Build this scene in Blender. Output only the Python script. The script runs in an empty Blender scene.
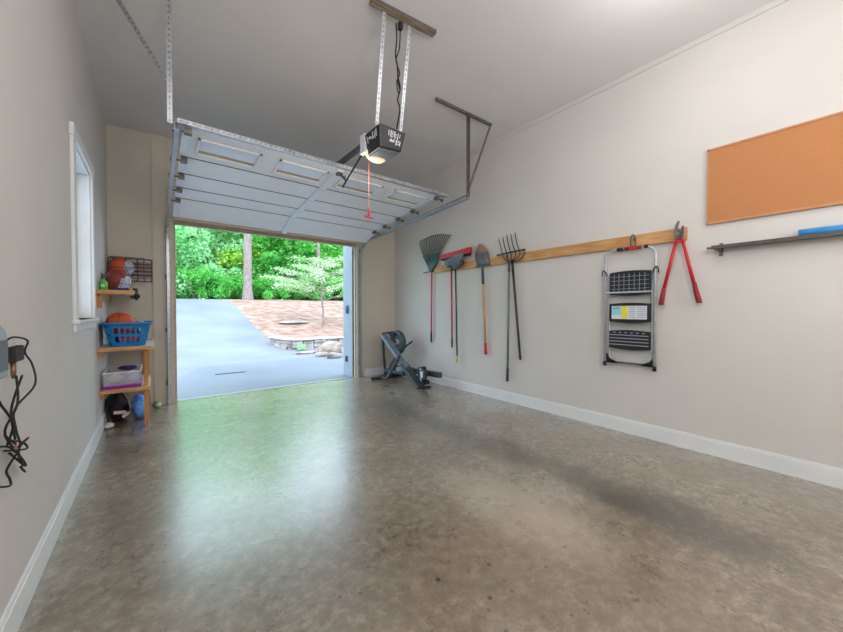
import bpy, bmesh, math, random
from mathutils import Vector, Matrix, noise as mnoise
random.seed(7)
C = bpy.context.scene.collection
PI = math.pi

# ------------------------------------------------------------------ materials
def srgb(r, g, b):
    f = lambda c: (c/255/12.92) if c/255 <= .04045 else ((c/255+.055)/1.055)**2.4
    return (f(r), f(g), f(b), 1)

def mat(name, col, rough=.5, metal=0, col2=None, scale=8, detail=4, bump=0, bscale=60, emit=None, es=0, trans=0, alpha=1, stretch=None, spec=.5, contrast=(.35, .65)):
    m = bpy.data.materials.new(name); m.use_nodes = True
    nt = m.node_tree; b = nt.nodes['Principled BSDF']
    b.inputs['Base Color'].default_value = col
    b.inputs['Roughness'].default_value = rough
    b.inputs['Metallic'].default_value = metal
    b.inputs['Specular IOR Level'].default_value = spec
    if trans: b.inputs['Transmission Weight'].default_value = trans
    if alpha < 1: b.inputs['Alpha'].default_value = alpha
    if emit: b.inputs['Emission Color'].default_value = emit; b.inputs['Emission Strength'].default_value = es
    tc = nt.nodes.new('ShaderNodeTexCoord'); vec = tc.outputs['Object']
    if stretch:
        mp = nt.nodes.new('ShaderNodeMapping'); mp.inputs['Scale'].default_value = stretch
        nt.links.new(vec, mp.inputs['Vector']); vec = mp.outputs['Vector']
    if col2:
        n = nt.nodes.new('ShaderNodeTexNoise'); n.inputs['Scale'].default_value = scale; n.inputs['Detail'].default_value = detail
        nt.links.new(vec, n.inputs['Vector'])
        r = nt.nodes.new('ShaderNodeValToRGB'); r.color_ramp.elements[0].position = contrast[0]; r.color_ramp.elements[1].position = contrast[1]
        r.color_ramp.elements[0].color = col; r.color_ramp.elements[1].color = col2
        nt.links.new(n.outputs['Fac'], r.inputs['Fac']); nt.links.new(r.outputs['Color'], b.inputs['Base Color'])
    if bump:
        n2 = nt.nodes.new('ShaderNodeTexNoise'); n2.inputs['Scale'].default_value = bscale; n2.inputs['Detail'].default_value = 6
        nt.links.new(vec, n2.inputs['Vector'])
        bp = nt.nodes.new('ShaderNodeBump'); bp.inputs['Strength'].default_value = bump; bp.inputs['Distance'].default_value = .01
        nt.links.new(n2.outputs['Fac'], bp.inputs['Height']); nt.links.new(bp.outputs['Normal'], b.inputs['Normal'])
    return m

M = {}
M['wall'] = mat('wall_paint', srgb(207, 204, 201), .7, col2=srgb(211, 208, 205), scale=1.5, bump=.06, bscale=180, spec=.3)
M['wallb'] = mat('wall_paint_tan_shade', srgb(203, 196, 182), .7, col2=srgb(207, 200, 187), scale=1.5, bump=.06, bscale=180, spec=.3)  # back wall tan, with the brownish shade there put into the colour
M['ceil'] = mat('ceiling_paint', srgb(224, 223, 222), .85, col2=srgb(227, 226, 225), scale=2, bump=.15, bscale=120, spec=.2)
M['white'] = mat('white_trim_paint', srgb(222, 225, 228), .4, col2=srgb(228, 230, 232), scale=5)
M['pilaster'] = mat('tan_trim_paint', srgb(205, 197, 180), .55, col2=srgb(209, 201, 185), scale=3)
M['brownseal'] = mat('brown_weather_strip', srgb(184, 165, 144), .6, col2=srgb(194, 176, 154), scale=20)
M['doorw'] = mat('garage_door_white', srgb(232, 235, 238), .4, col2=srgb(236, 239, 242), scale=6)
M['doorgap'] = mat('section_gap', srgb(92, 84, 78), .7)
M['hinge'] = mat('hinge_white', srgb(234, 240, 248), .35, metal=.1, col2=srgb(216, 224, 234), scale=60)
M['galv'] = mat('galvanised_steel', srgb(190, 195, 202), .35, metal=.75, col2=srgb(160, 166, 172), scale=30)
M['galvd'] = mat('dull_angle_steel', srgb(128, 126, 120), .5, metal=.6, col2=srgb(104, 102, 98), scale=30)
M['black'] = mat('black_plastic', srgb(30, 31, 33), .4, col2=srgb(38, 39, 41), scale=30)
M['blacksoft'] = mat('black_rubber', srgb(24, 24, 25), .7, col2=srgb(33, 33, 34), scale=40)
M['dgrey'] = mat('dark_grey_plastic', srgb(66, 70, 74), .45, col2=srgb(78, 82, 86), scale=20)
M['bluegrey'] = mat('opener_underside', srgb(86, 98, 108), .5, col2=srgb(98, 108, 116), scale=20)
M['wood'] = mat('pine_wood', srgb(208, 164, 112), .55, col2=srgb(180, 126, 76), scale=3, stretch=(9, 1.2, 9), detail=8)
M['woodx'] = mat('pine_wood_x', srgb(212, 158, 98), .55, col2=srgb(188, 128, 70), scale=5, stretch=(1, 9, 9), detail=8)
M['woodz'] = mat('pine_wood_z', srgb(204, 140, 70), .55, col2=srgb(178, 112, 52), scale=5, stretch=(9, 9, 1), detail=8)
M['shelfwood'] = mat('pale_shelf_top', srgb(226, 214, 200), .5, col2=srgb(214, 196, 176), scale=4, stretch=(9, 1, 9))
M['cork'] = mat('cork', srgb(190, 134, 92), .9, col2=srgb(181, 124, 83), scale=160, detail=6, bump=.1, bscale=200, spec=.1)
M['corkframe'] = mat('cork_frame', srgb(192, 140, 100), .6, col2=srgb(182, 128, 88), scale=30)
M['red'] = mat('red_enamel', srgb(205, 30, 48), .35, col2=srgb(192, 24, 42), scale=10)
M['pink'] = mat('red_handle', srgb(200, 40, 66), .4, col2=srgb(186, 34, 56), scale=10)
M['dred'] = mat('red_rubber_grip', srgb(150, 22, 38), .6, col2=srgb(132, 18, 32), scale=40)
M['green'] = mat('dark_green_handle', srgb(30, 84, 70), .4, col2=srgb(24, 70, 60), scale=10)
M['yellow'] = mat('yellow_tip', srgb(226, 206, 60), .5, col2=srgb(214, 192, 50), scale=20)
M['teal'] = mat('teal_metal', srgb(60, 110, 108), .4, metal=.3, col2=srgb(46, 84, 84), scale=30)
M['tine'] = mat('rake_tine_steel', srgb(62, 60, 58), .5, metal=.2, col2=srgb(46, 44, 43), scale=40)
M['bluebroom'] = mat('blue_grey_plastic', srgb(118, 146, 160), .5, col2=srgb(96, 124, 140), scale=50)
M['blade'] = mat('worn_shovel_blade', srgb(120, 116, 122), .45, metal=.5, col2=srgb(158, 104, 92), scale=7, contrast=(.45, .62))
M['bladeg'] = mat('grey_blade', srgb(112, 114, 124), .45, metal=.3, col2=srgb(90, 90, 98), scale=9)
M['blader'] = mat('rusty_blade', srgb(170, 120, 108), .7, col2=srgb(140, 110, 104), scale=14)
M['ash'] = mat('ash_wood_handle', srgb(208, 164, 116), .5, col2=srgb(186, 140, 94), scale=5, stretch=(9, 9, 1))
M['grayw'] = mat('weathered_handle', srgb(128, 128, 126), .6, col2=srgb(104, 104, 102), scale=6, stretch=(9, 9, 1))
M['darkw'] = mat('dark_handle', srgb(70, 66, 62), .5, col2=srgb(50, 47, 45), scale=6, stretch=(9, 9, 1))
M['alu'] = mat('brushed_aluminium', srgb(192, 197, 202), .35, metal=.35, col2=srgb(174, 180, 186), scale=20)
M['chrome'] = mat('polished_steel', srgb(150, 152, 156), .25, metal=.9)
M['paper'] = mat('label_paper', srgb(222, 226, 236), .5, col2=srgb(206, 212, 226), scale=60)
M['labely'] = mat('label_yellow', srgb(226, 216, 40), .5)
M['labelc'] = mat('label_cyan', srgb(150, 214, 226), .5)
M['labelg'] = mat('label_print_grey', srgb(150, 156, 176), .5)
M['blue'] = mat('blue_basket_plastic', srgb(20, 124, 186), .4, col2=srgb(16, 112, 174), scale=20)
M['broll'] = mat('blue_wrap', srgb(64, 150, 226), .3, col2=srgb(84, 166, 236), scale=12)
M['ball'] = mat('basketball_orange', srgb(214, 98, 46), .55, col2=srgb(200, 84, 38), scale=120, bump=.3, bscale=400)
M['ball2'] = mat('basketball_maroon', srgb(142, 58, 44), .45, col2=srgb(126, 48, 38), scale=120, bump=.3, bscale=400)
M['seam'] = mat('ball_seam', srgb(40, 24, 22), .6)
M['silver'] = mat('ball_pale_panel', srgb(196, 200, 214), .5, col2=srgb(170, 176, 196), scale=60)
M['rowgrey'] = mat('rower_grey_metal', srgb(132, 146, 162), .4, metal=.35, col2=srgb(112, 126, 142), scale=12)
M['rowdark'] = mat('rower_dark_metal', srgb(44, 54, 62), .45, col2=srgb(56, 66, 74), scale=20)
M['rowgreen'] = mat('flywheel_housing', srgb(48, 72, 72), .45, col2=srgb(60, 86, 84), scale=20)
M['purple'] = mat('purple_plastic', srgb(150, 30, 160), .4, col2=srgb(136, 24, 148), scale=20)
M['clearbin'] = mat('clear_plastic', srgb(225, 230, 240), .15, alpha=.28)
M['cloth'] = mat('cream_cloth', srgb(218, 210, 200), .9, col2=srgb(196, 190, 190), scale=30, bump=.4, bscale=30)
M['lavcloth'] = mat('lavender_cloth', srgb(176, 164, 204), .9, col2=srgb(200, 206, 224), scale=25, bump=.4, bscale=30)
M['navy'] = mat('navy_cloth', srgb(44, 44, 92), .9, col2=srgb(60, 60, 120), scale=25, bump=.4, bscale=30)
M['bagblue'] = mat('blue_bag_fabric', srgb(52, 104, 214), .7, col2=srgb(110, 166, 240), scale=9, bump=.5, bscale=20)
M['bagblack'] = mat('black_bag_fabric', srgb(28, 22, 28), .8, col2=srgb(44, 32, 44), scale=20, bump=.5, bscale=20)
M['pinkcloth'] = mat('pink_cloth', srgb(214, 84, 110), .9, col2=srgb(196, 54, 70), scale=15, bump=.4, bscale=30)
M['lime'] = mat('lime_green_plastic', srgb(60, 170, 60), .4, col2=srgb(90, 196, 80), scale=20)
M['limepale'] = mat('pale_lime_plastic', srgb(176, 214, 150), .4, col2=srgb(150, 200, 120), scale=20)
M['charger'] = mat('grey_housing', srgb(150, 164, 172), .45, col2=srgb(138, 152, 162), scale=20)
M['plate'] = mat('outlet_plate', srgb(216, 210, 198), .4)
M['brass'] = mat('brass_fitting', srgb(130, 96, 76), .4, metal=.6)
M['rackpink'] = mat('rack_sleeve', srgb(186, 150, 146), .6, col2=srgb(150, 110, 108), scale=30)
M['skypane'] = mat('door_window_sky_tone', srgb(226, 236, 250), .08, col2=srgb(230, 240, 252), scale=4)  # opaque pale blue painted in for the sky mirrored in the door windows
M['glass'] = mat('window_glass', (1, 1, 1, 1), .02, trans=1)
M['lens'] = mat('opener_lamp_lens', srgb(255, 214, 170), .4, emit=srgb(255, 222, 190), es=.55)
M['dome'] = mat('lamp_dome', (1, .97, .92, 1), .4, emit=(1, .97, .94, 1), es=6)
M['extwhite'] = mat('exterior_pale_trim', srgb(160, 168, 180), .5, col2=srgb(154, 162, 176), scale=3)
M['keypad'] = mat('keypad_blue_grey', srgb(92, 112, 168), .5, col2=srgb(80, 98, 150), scale=20)
M['bark'] = mat('tree_bark', srgb(150, 136, 134), .9, col2=srgb(118, 104, 100), scale=4, stretch=(6, 6, 1), bump=.6, bscale=10)
M['stone'] = mat('wall_stone', srgb(176, 168, 166), .85, col2=srgb(132, 124, 122), scale=3, bump=.5, bscale=15)
M['cap'] = mat('stone_cap', srgb(196, 188, 186), .8, col2=srgb(172, 164, 162), scale=6)
M['rock'] = mat('pale_boulder', srgb(162, 148, 140), .85, col2=srgb(122, 106, 98), scale=3, bump=.6, bscale=8)
M['drain'] = mat('crack_seal', srgb(92, 116, 120), .8)
M['roof'] = mat('garage_outer_shell', srgb(150, 150, 150), .8)

def leafmat(name, cols, tr=.35):
    m = bpy.data.materials.new(name); m.use_nodes = True; nt = m.node_tree
    for n in list(nt.nodes): nt.nodes.remove(n)
    out = nt.nodes.new('ShaderNodeOutputMaterial'); tc = nt.nodes.new('ShaderNodeTexCoord')
    n = nt.nodes.new('ShaderNodeTexNoise'); n.inputs['Scale'].default_value = 1.1; n.inputs['Detail'].default_value = 8; n.inputs['Roughness'].default_value = .75
    nt.links.new(tc.outputs['Object'], n.inputs['Vector'])
    r = nt.nodes.new('ShaderNodeValToRGB'); cr = r.color_ramp
    cr.elements[0].position = .3; cr.elements[0].color = cols[0]; cr.elements[1].position = .7; cr.elements[1].color = cols[-1]
    for i, c in enumerate(cols[1:-1]):
        e = cr.elements.new(.3+.4*(i+1)/(len(cols)-1)); e.color = c
    nt.links.new(n.outputs['Fac'], r.inputs['Fac'])
    d = nt.nodes.new('ShaderNodeBsdfDiffuse'); t = nt.nodes.new('ShaderNodeBsdfTranslucent'); mx = nt.nodes.new('ShaderNodeMixShader'); mx.inputs[0].default_value = tr
    nt.links.new(r.outputs['Color'], d.inputs['Color']); nt.links.new(r.outputs['Color'], t.inputs['Color'])
    nt.links.new(d.outputs[0], mx.inputs[1]); nt.links.new(t.outputs[0], mx.inputs[2]); nt.links.new(mx.outputs[0], out.inputs['Surface'])
    return m
M['leaf'] = leafmat('bright_green_leaves', [srgb(70, 165, 66), srgb(146, 216, 104), srgb(214, 240, 150)])
M['leafy'] = leafmat('yellow_green_leaves', [srgb(110, 184, 70), srgb(190, 228, 104), srgb(236, 244, 160)])
M['leafp'] = leafmat('pale_green_leaves', [srgb(120, 200, 130), srgb(176, 230, 170), srgb(220, 244, 212)])
M['leafd'] = leafmat('deep_green_leaves', [srgb(50, 146, 62), srgb(104, 192, 92), srgb(170, 222, 124)])
M['leafw'] = leafmat('white_blossom_leaves', [srgb(130, 184, 110), srgb(190, 216, 170), srgb(226, 234, 218)], .25)

# concrete floor with dirt, pits and two tyre stains
def floor_mat():
    m = bpy.data.materials.new('stained_concrete'); m.use_nodes = True; nt = m.node_tree; N = nt.nodes.new; L = nt.links.new
    b = nt.nodes['Principled BSDF']; tc = N('ShaderNodeTexCoord')
    def noise(s, d=6, rg=.6, vec=None, dist=0):
        n = N('ShaderNodeTexNoise'); n.inputs['Scale'].default_value = s; n.inputs['Detail'].default_value = d; n.inputs['Roughness'].default_value = rg; n.inputs['Distortion'].default_value = dist
        L(vec or tc.outputs['Object'], n.inputs['Vector']); return n.outputs['Fac']
    def ramp(f, *st):
        r = N('ShaderNodeValToRGB'); cr = r.color_ramp
        cr.elements[0].position, cr.elements[0].color = st[0][0], st[0][1]; cr.elements[1].position, cr.elements[1].color = st[-1][0], st[-1][1]
        for p, c in st[1:-1]:
            e = cr.elements.new(p); e.color = c
        L(f, r.inputs['Fac']); return r.outputs['Color']
    def math_(op, a, bb=None, clamp=False):
        n = N('ShaderNodeMath'); n.operation = op; n.use_clamp = clamp
        for i, x in enumerate((a, bb)):
            if x is None: continue
            if isinstance(x, (int, float)): n.inputs[i].default_value = x
            else: L(x, n.inputs[i])
        return n.outputs[0]
    def mix(f, a, bb, mode='MIX'):
        n = N('ShaderNodeMix'); n.data_type = 'RGBA'; n.blend_type = mode
        if isinstance(f, float): n.inputs['Factor'].default_value = f
        else: L(f, n.inputs['Factor'])
        for k, x in ((6, a), (7, bb)):
            if isinstance(x, tuple): n.inputs[k].default_value = x
            else: L(x, n.inputs[k])
        return n.outputs[2]
    base = ramp(noise(1.1, 8, .7), (.38, srgb(100, 82, 60)), (.5, srgb(130, 117, 98)), (.62, srgb(158, 150, 136)))
    fine = ramp(noise(16, 10, .8), (.38, srgb(66, 54, 40)), (.5, srgb(128, 116, 98)), (.62, srgb(196, 186, 168)))
    col = mix(.42, base, fine)
    sep = N('ShaderNodeSeparateXYZ'); L(tc.outputs['Object'], sep.inputs[0]); x, y = sep.outputs[0], sep.outputs[1]
    wob = math_('MULTIPLY', math_('SUBTRACT', noise(1.7, 4), .5), .4)
    def blob(cx, cy, rx, ry, soft=.9):
        dx = math_('DIVIDE', math_('SUBTRACT', math_('ADD', x, wob), cx), rx); dy = math_('DIVIDE', math_('SUBTRACT', y, cy), ry)
        d = math_('ADD', math_('MULTIPLY', dx, dx), math_('MULTIPLY', dy, dy))
        r = N('ShaderNodeMapRange'); r.interpolation_type = 'SMOOTHSTEP'; L(d, r.inputs['Value'])
        r.inputs['From Min'].default_value = 0; r.inputs['From Max'].default_value = 1; r.inputs['To Min'].default_value = soft; r.inputs['To Max'].default_value = 0
        return r.outputs[0]
    grain = ramp(noise(5, 8, .7), (.25, (.5, .5, .5, 1)), (.7, (1, 1, 1, 1)))
    # tyre stain along the right side, brown dirt mid floor, dark patches near the door
    for (cx, cy, rx, ry, s, c) in [(2.43, .72, .30, .75, 1.0, srgb(42, 31, 20)), (2.44, 2.2, .24, 2.0, .85, srgb(70, 56, 42)), (2.28, 3.9, .34, .8, .6, srgb(84, 86, 84)),
                                   (.9, 3.9, .30, .9, .35, srgb(96, 92, 86)), (.75, 1.9, .4, 1.4, .35, srgb(104, 94, 80)), (.25, 3.0, .25, 1.2, .35, srgb(100, 92, 82)), (1.4, .9, 1.0, .9, .3, srgb(136, 116, 90)), (3.2, 1.4, .5, 2.2, .25, srgb(140, 116, 88))]:
        col = mix(math_('MULTIPLY', blob(cx, cy, rx, ry, s), grain), col, c)
    # pale spill streak right of middle
    col = mix(math_('MULTIPLY', blob(1.75, 1.35, .35, .8, .5), grain), col, srgb(204, 190, 172))
    v = N('ShaderNodeTexVoronoi'); v.inputs['Scale'].default_value = 13; L(tc.outputs['Object'], v.inputs['Vector'])
    spots = ramp(v.outputs['Distance'], (.09, (1, 1, 1, 1)), (.14, (0, 0, 0, 1)))
    spots = mix(ramp(noise(2.2, 2), (.5, (0, 0, 0, 1)), (.56, (1, 1, 1, 1))), (0, 0, 0, 1), spots)
    col = mix(math_('MULTIPLY', spots, .75), col, srgb(62, 54, 46))
    v2 = N('ShaderNodeTexVoronoi'); v2.inputs['Scale'].default_value = 11; L(tc.outputs['Object'], v2.inputs['Vector'])
    dots = ramp(v2.outputs['Distance'], (.10, (1, 1, 1, 1)), (.16, (0, 0, 0, 1)))
    area = math_('MULTIPLY', math_('ADD', blob(1.25, .75, .75, .9, 1.6), blob(2.3, 2.2, 1.2, 1.4, .5)), ramp(noise(3.5, 3), (.44, (0, 0, 0, 1)), (.56, (1, 1, 1, 1))), True)
    col = mix(math_('MULTIPLY', dots, area), col, srgb(52, 42, 34))
    L(col, b.inputs['Base Color'])
    rr = ramp(noise(2.5, 8, .7), (.3, (.20, .20, .20, 1)), (.7, (.40, .40, .40, 1))); L(rr, b.inputs['Roughness'])
    b.inputs['Specular IOR Level'].default_value = 1.0; b.inputs['Coat Weight'].default_value = 1; b.inputs['Coat Roughness'].default_value = .26; b.inputs['Coat IOR'].default_value = 1.95
    bp = N('ShaderNodeBump'); bp.inputs['Strength'].default_value = .25; bp.inputs['Distance'].default_value = .004
    L(noise(14, 10, .7), bp.inputs['Height']); L(bp.outputs['Normal'], b.inputs['Normal'])
    return m
M['floor'] = floor_mat()
M['asphalt'] = mat('pale_asphalt', srgb(112, 117, 128), .75, col2=srgb(128, 133, 142), scale=.5, detail=10, bump=.3, bscale=60, spec=.4)
M['mulch'] = mat('leaf_mulch', srgb(134, 106, 94), .95, col2=srgb(170, 144, 134), scale=2.5, detail=10, bump=.6, bscale=8, spec=.1)
M['grassg'] = mat('far_green_ground', srgb(90, 150, 70), .95, col2=srgb(130, 180, 96), scale=1, detail=8, spec=.1)

# ------------------------------------------------------------------ mesh helpers
def box(bm, x0, x1, y0, y1, z0, z1):
    vs = [bm.verts.new(p) for p in [(x0,y0,z0),(x1,y0,z0),(x1,y1,z0),(x0,y1,z0),(x0,y0,z1),(x1,y0,z1),(x1,y1,z1),(x0,y1,z1)]]
    for f in [(0,3,2,1),(4,5,6,7),(0,1,5,4),(1,2,6,5),(2,3,7,6),(3,0,4,7)]: bm.faces.new([vs[i] for i in f])
    return vs
def hexa(bm, pts):
    vs = [bm.verts.new(p) for p in pts]
    for f in [(0,3,2,1),(4,5,6,7),(0,1,5,4),(1,2,6,5),(2,3,7,6),(3,0,4,7)]: bm.faces.new([vs[i] for i in f])
def bar(bm, a, b, w, t=None, up=(0,0,1)):
    """rectangular bar from a to b: w across, t along the second normal"""
    a, b = Vector(a), Vector(b); t = t or w; d = (b-a).normalized(); up = Vector(up)
    if abs(d.dot(up)) > .98: up = Vector((0,1,0))
    s = d.cross(up).normalized(); u = s.cross(d)
    hexa(bm, [p+s*sx*w/2+u*su*t/2 for p in (a, b) for sx, su in ((-1,-1),(1,-1),(1,1),(-1,1))])
def tube(bm, pts, r, n=10, caps=True, closed=False):
    pts = [Vector(p) for p in pts]; k = len(pts); rr = r if isinstance(r, (list, tuple)) else [r]*k
    rings = []; prev = None
    for i, p in enumerate(pts):
        if closed: d = (pts[(i+1) % k]-pts[i-1]).normalized()
        else: d = (pts[min(i+1, k-1)]-pts[max(i-1, 0)]).normalized()
        if prev is None:
            a = Vector((0,0,1)) if abs(d.z) < .9 else Vector((0,1,0)); s = d.cross(a).normalized()
        else:
            s = (prev-d*prev.dot(d)).normalized()
        prev = s; u = d.cross(s)
        rings.append([bm.verts.new(p+(s*math.cos(2*PI*j/n)+u*math.sin(2*PI*j/n))*rr[i]) for j in range(n)])
    for i in range(k if closed else k-1):
        A, B = rings[i], rings[(i+1) % k]
        for j in range(n):
            bm.faces.new((A[j], A[(j+1) % n], B[(j+1) % n], B[j]))
    if caps and not closed:
        bm.faces.new(rings[0][::-1]); bm.faces.new(rings[-1])
def smooth_path(pts, sub=6):
    pts = [Vector(p) for p in pts]; out = []
    for i in range(len(pts)-1):
        p0, p1, p2, p3 = pts[max(i-1,0)], pts[i], pts[i+1], pts[min(i+2, len(pts)-1)]
        for j in range(sub):
            t = j/sub
            out.append(.5*((2*p1)+(-p0+p2)*t+(2*p0-5*p1+4*p2-p3)*t*t+(-p0+3*p1-3*p2+p3)*t**3))
    out.append(pts[-1]); return out
def sphere(bm, c, r, sx=1, sy=1, sz=1, u=20, v=14):
    m = Matrix.Translation(c) @ Matrix.Diagonal((sx, sy, sz, 1))
    bmesh.ops.create_uvsphere(bm, u_segments=u, v_segments=v, radius=r, matrix=m)
def lathe(bm, prof, c, axis='z', n=20):
    rings = []
    for r, h in prof:
        ring = []
        for j in range(n):
            a = 2*PI*j/n; p = (r*math.cos(a), r*math.sin(a), h)
            if axis == 'x': p = (h, r*math.cos(a), r*math.sin(a))
            if axis == 'y': p = (r*math.cos(a), h, r*math.sin(a))
            ring.append(bm.verts.new(Vector(c)+Vector(p)))
        rings.append(ring)
    for A, B in zip(rings, rings[1:]):
        for j in range(n): bm.faces.new((A[j], A[(j+1) % n], B[(j+1) % n], B[j]))
    if prof[0][0] > 1e-4: bm.faces.new(rings[0][::-1])
    if prof[-1][0] > 1e-4: bm.faces.new(rings[-1])
def prism(bm, pts, off):
    """extrude a planar outline by vector off"""
    off = Vector(off); A = [bm.verts.new(p) for p in pts]; B = [bm.verts.new(Vector(p)+off) for p in pts]
    bm.faces.new(A[::-1]); bm.faces.new(B)
    for i in range(len(A)): j = (i+1) % len(A); bm.faces.new((A[i], A[j], B[j], B[i]))

def obj(name, bm, m, parent=None, smooth=False, bevel=0, sub=0):
    bmesh.ops.recalc_face_normals(bm, faces=bm.faces[:])
    me = bpy.data.meshes.new(name); bm.to_mesh(me); bm.free()
    o = bpy.data.objects.new(name, me); C.objects.link(o)
    for mm in (m if isinstance(m, (list, tuple)) else [m]): me.materials.append(mm if not isinstance(mm, str) else M[mm])
    if smooth:
        for p in me.polygons: p.use_smooth = True
    if bevel:
        b = o.modifiers.new('bevel', 'BEVEL'); b.width = bevel; b.segments = 2; b.limit_method = 'ANGLE'
    if sub:
        s = o.modifiers.new('sub', 'SUBSURF'); s.levels = sub; s.render_levels = sub
    if parent:
        o.parent = parent; o.matrix_parent_inverse = Matrix.Translation(-parent.location)
    return o
def B(): return bmesh.new()
def thing(name, label, cat, loc=(0,0,0), group=None):
    o = bpy.data.objects.new(name, None); C.objects.link(o); o.location = loc; o.empty_display_size = .1
    return tag(o, label, cat, group)
def tag(o, label, cat, group=None, kind=None):
    o['label'] = label; o['category'] = cat
    if group: o['group'] = group
    if kind: o['kind'] = kind
    return o
def struct(name, bm, m, parent=None, **k):
    o = obj(name, bm, m, parent, **k); o['kind'] = 'structure'; return o
def part(name, m, parent, build, **k):
    bm = B(); build(bm); return obj(name, bm, m, parent, **k)

# ------------------------------------------------------------------ room shell
L_, R_, YB, YF = -.446, 3.74, 5.64, -1.8
def ceilz(x): return 3.50+.09*(x-L_)/(R_-L_)
def wb(name, mtl, *boxes, **k):
    bm = B()
    for b in boxes: box(bm, *b)
    return struct(name, bm, mtl, **k)
wb('floor', 'floor', (L_-.15, R_+.15, YF-.1, YB+.10, -.15, 0))
bm = B(); hexa(bm, [(L_-.15,YF-.1,ceilz(L_-.15)),(R_+.15,YF-.1,ceilz(R_+.15)),(R_+.15,YB+.15,ceilz(R_+.15)),(L_-.15,YB+.15,ceilz(L_-.15)),
    (L_-.15,YF-.1,3.75),(R_+.15,YF-.1,3.75),(R_+.15,YB+.15,3.75),(L_-.15,YB+.15,3.75)]); struct('ceiling', bm, 'ceil')
# left wall with the window opening
WY0, WY1, WZ0, WZ1 = 3.40, 4.22, 1.17, 2.44
wb('wall_left', 'wall', (L_-.15, L_, YF-.1, WY0, 0, 3.62), (L_-.15, L_, WY1, YB+.15, 0, 3.62), (L_-.15, L_, WY0, WY1, 0, WZ0), (L_-.15, L_, WY0, WY1, WZ1, 3.62))
wb('wall_right', 'wall', (R_, R_+.15, YF-.1, YB+.15, 0, 3.65))
wb('wall_front', 'wall', (L_, R_, YF-.1, YF, 0, 3.62))
OX0, OX1, OZ = .20, 2.90, 2.41
wb('wall_back', 'wallb', (L_, OX0, YB, YB+.15, 0, 3.62), (OX1, R_, YB, YB+.15, 0, 3.62), (OX0, OX1, YB, YB+.15, OZ, 3.62))
# baseboards
wb('baseboard_right', 'white', (R_-.016, R_, YF, YB, 0, .122), (R_-.010, R_, YF, YB, .122, .138))
wb('baseboard_left', 'white', (L_, L_+.016, YF, YB, 0, .122), (L_, L_+.010, YF, YB, .122, .138))
wb('baseboard_back', 'white', (3.06, R_-.016, YB-.016, YB, 0, .122), (3.06, R_-.010, YB-.010, YB, .122, .138))
wb('baseboard_front', 'white', (L_+.016, R_-.016, YF, YF+.016, 0, .138))
# thin moulding under the ceiling on the right wall
wb('trim_1', 'wall', (R_-.012, R_, YF, YB, 3.545, 3.60))
# flat pilaster board and narrow casings beside the opening
wb('trim_2', 'pilaster', (-.015, .12, YB-.022, YB, 0, 3.52))
wb('trim_3', 'pilaster', (.145, .20, YB-.03, YB+.12, 0, OZ+.05), (OX1, OX1+.05, YB-.03, YB+.12, 0, OZ+.05))
wb('trim_4', 'brownseal', (OX0, OX0+.025, YB+.0, YB+.05, 0, OZ), (OX1-.025, OX1, YB+.0, YB+.05, 0, OZ), (OX0, OX1, YB-.01, YB+.05, OZ-.02, OZ+.0), (OX0-.05, OX1+.05, YB-.028, YB, OZ, OZ+.06))
wb('trim_5', 'galv', (OX0, OX1, YB+.02, YB+.10, -.002, .006))
# window
w = bpy.data.objects.new('window_1', None); C.objects.link(w); w.location = (L_, 3.81, WZ0); w['kind'] = 'structure'
bm = B(); T = .085
box(bm, L_, L_+.02, WY0-T, WY0, WZ0-.01, WZ1+T); box(bm, L_, L_+.02, WY1, WY1+T, WZ0-.01, WZ1+T); box(bm, L_, L_+.024, WY0-T-.01, WY1+T+.01, WZ1, WZ1+T)
struct('window_casing', bm, 'white', w, bevel=.003)
bm = B(); box(bm, L_-.13, L_+.035, WY0-.0, WY1+.0, WZ0-.025, WZ0); box(bm, L_, L_+.04, WY0-T-.02, WY1+T+.02, WZ0-.025, WZ0); box(bm, L_, L_+.018, WY0-T, WY1+T, WZ0-.085, WZ0-.025)
struct('window_sill', bm, 'white', w, bevel=.003)
bm = B(); box(bm, L_-.15, L_, WY0, WY0+.008, WZ0, WZ1); box(bm, L_-.15, L_, WY1-.008, WY1, WZ0, WZ1); box(bm, L_-.15, L_, WY0, WY1, WZ1-.008, WZ1)
struct('window_jamb', bm, 'white', w)
bm = B(); S0, S1 = L_-.13, L_-.10
for y0, y1, z0, z1 in [(WY0+.008, WY0+.055, WZ0, WZ1), (WY1-.055, WY1-.008, WZ0, WZ1), (WY0, WY1, WZ0, WZ0+.05), (WY0, WY1, WZ1-.05, WZ1), (WY0, WY1, 1.79, 1.83)]: box(bm, S0, S1, y0, y1, z0, z1)
struct('window_sash', bm, 'white', w)
bm = B(); box(bm, L_-.118, L_-.112, WY0+.05, WY1-.05, WZ0+.05, WZ1-.05); struct('window_pane', bm, 'glass', w)

# ------------------------------------------------------------------ garage door, raised
dz = lambda y: 2.48+(5.55-y)*.0957
DX0, DX1, DC = .20, 2.885, 1.53
g = bpy.data.objects.new('door_1', None); C.objects.link(g); g.location = (1.53, 4.3, 2.6); g['kind'] = 'structure'
g['label'] = 'white sectional garage door raised overhead with a row of four windows'
edges = [(3.30, dz(3.30)), (3.82, dz(3.82)), (4.19, dz(4.19)), (4.56, dz(4.56)), (4.88, dz(4.88)), (5.30, 2.405)]
TH = .045
def slabpart(bm, y0, z0, y1, z1, x0, x1, lo=0, hi=TH):
    hexa(bm, [(x0,y0,z0+lo),(x1,y0,z0+lo),(x1,y1,z1+lo),(x0,y1,z1+lo),(x0,y0,z0+hi),(x1,y0,z0+hi),(x1,y1,z1+hi),(x0,y1,z1+hi)])
wins = [(.30, .80), (.96, 1.45), (1.62, 2.12), (2.28, 2.80)]
WYa, WYb = 3.42, 3.70
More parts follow.
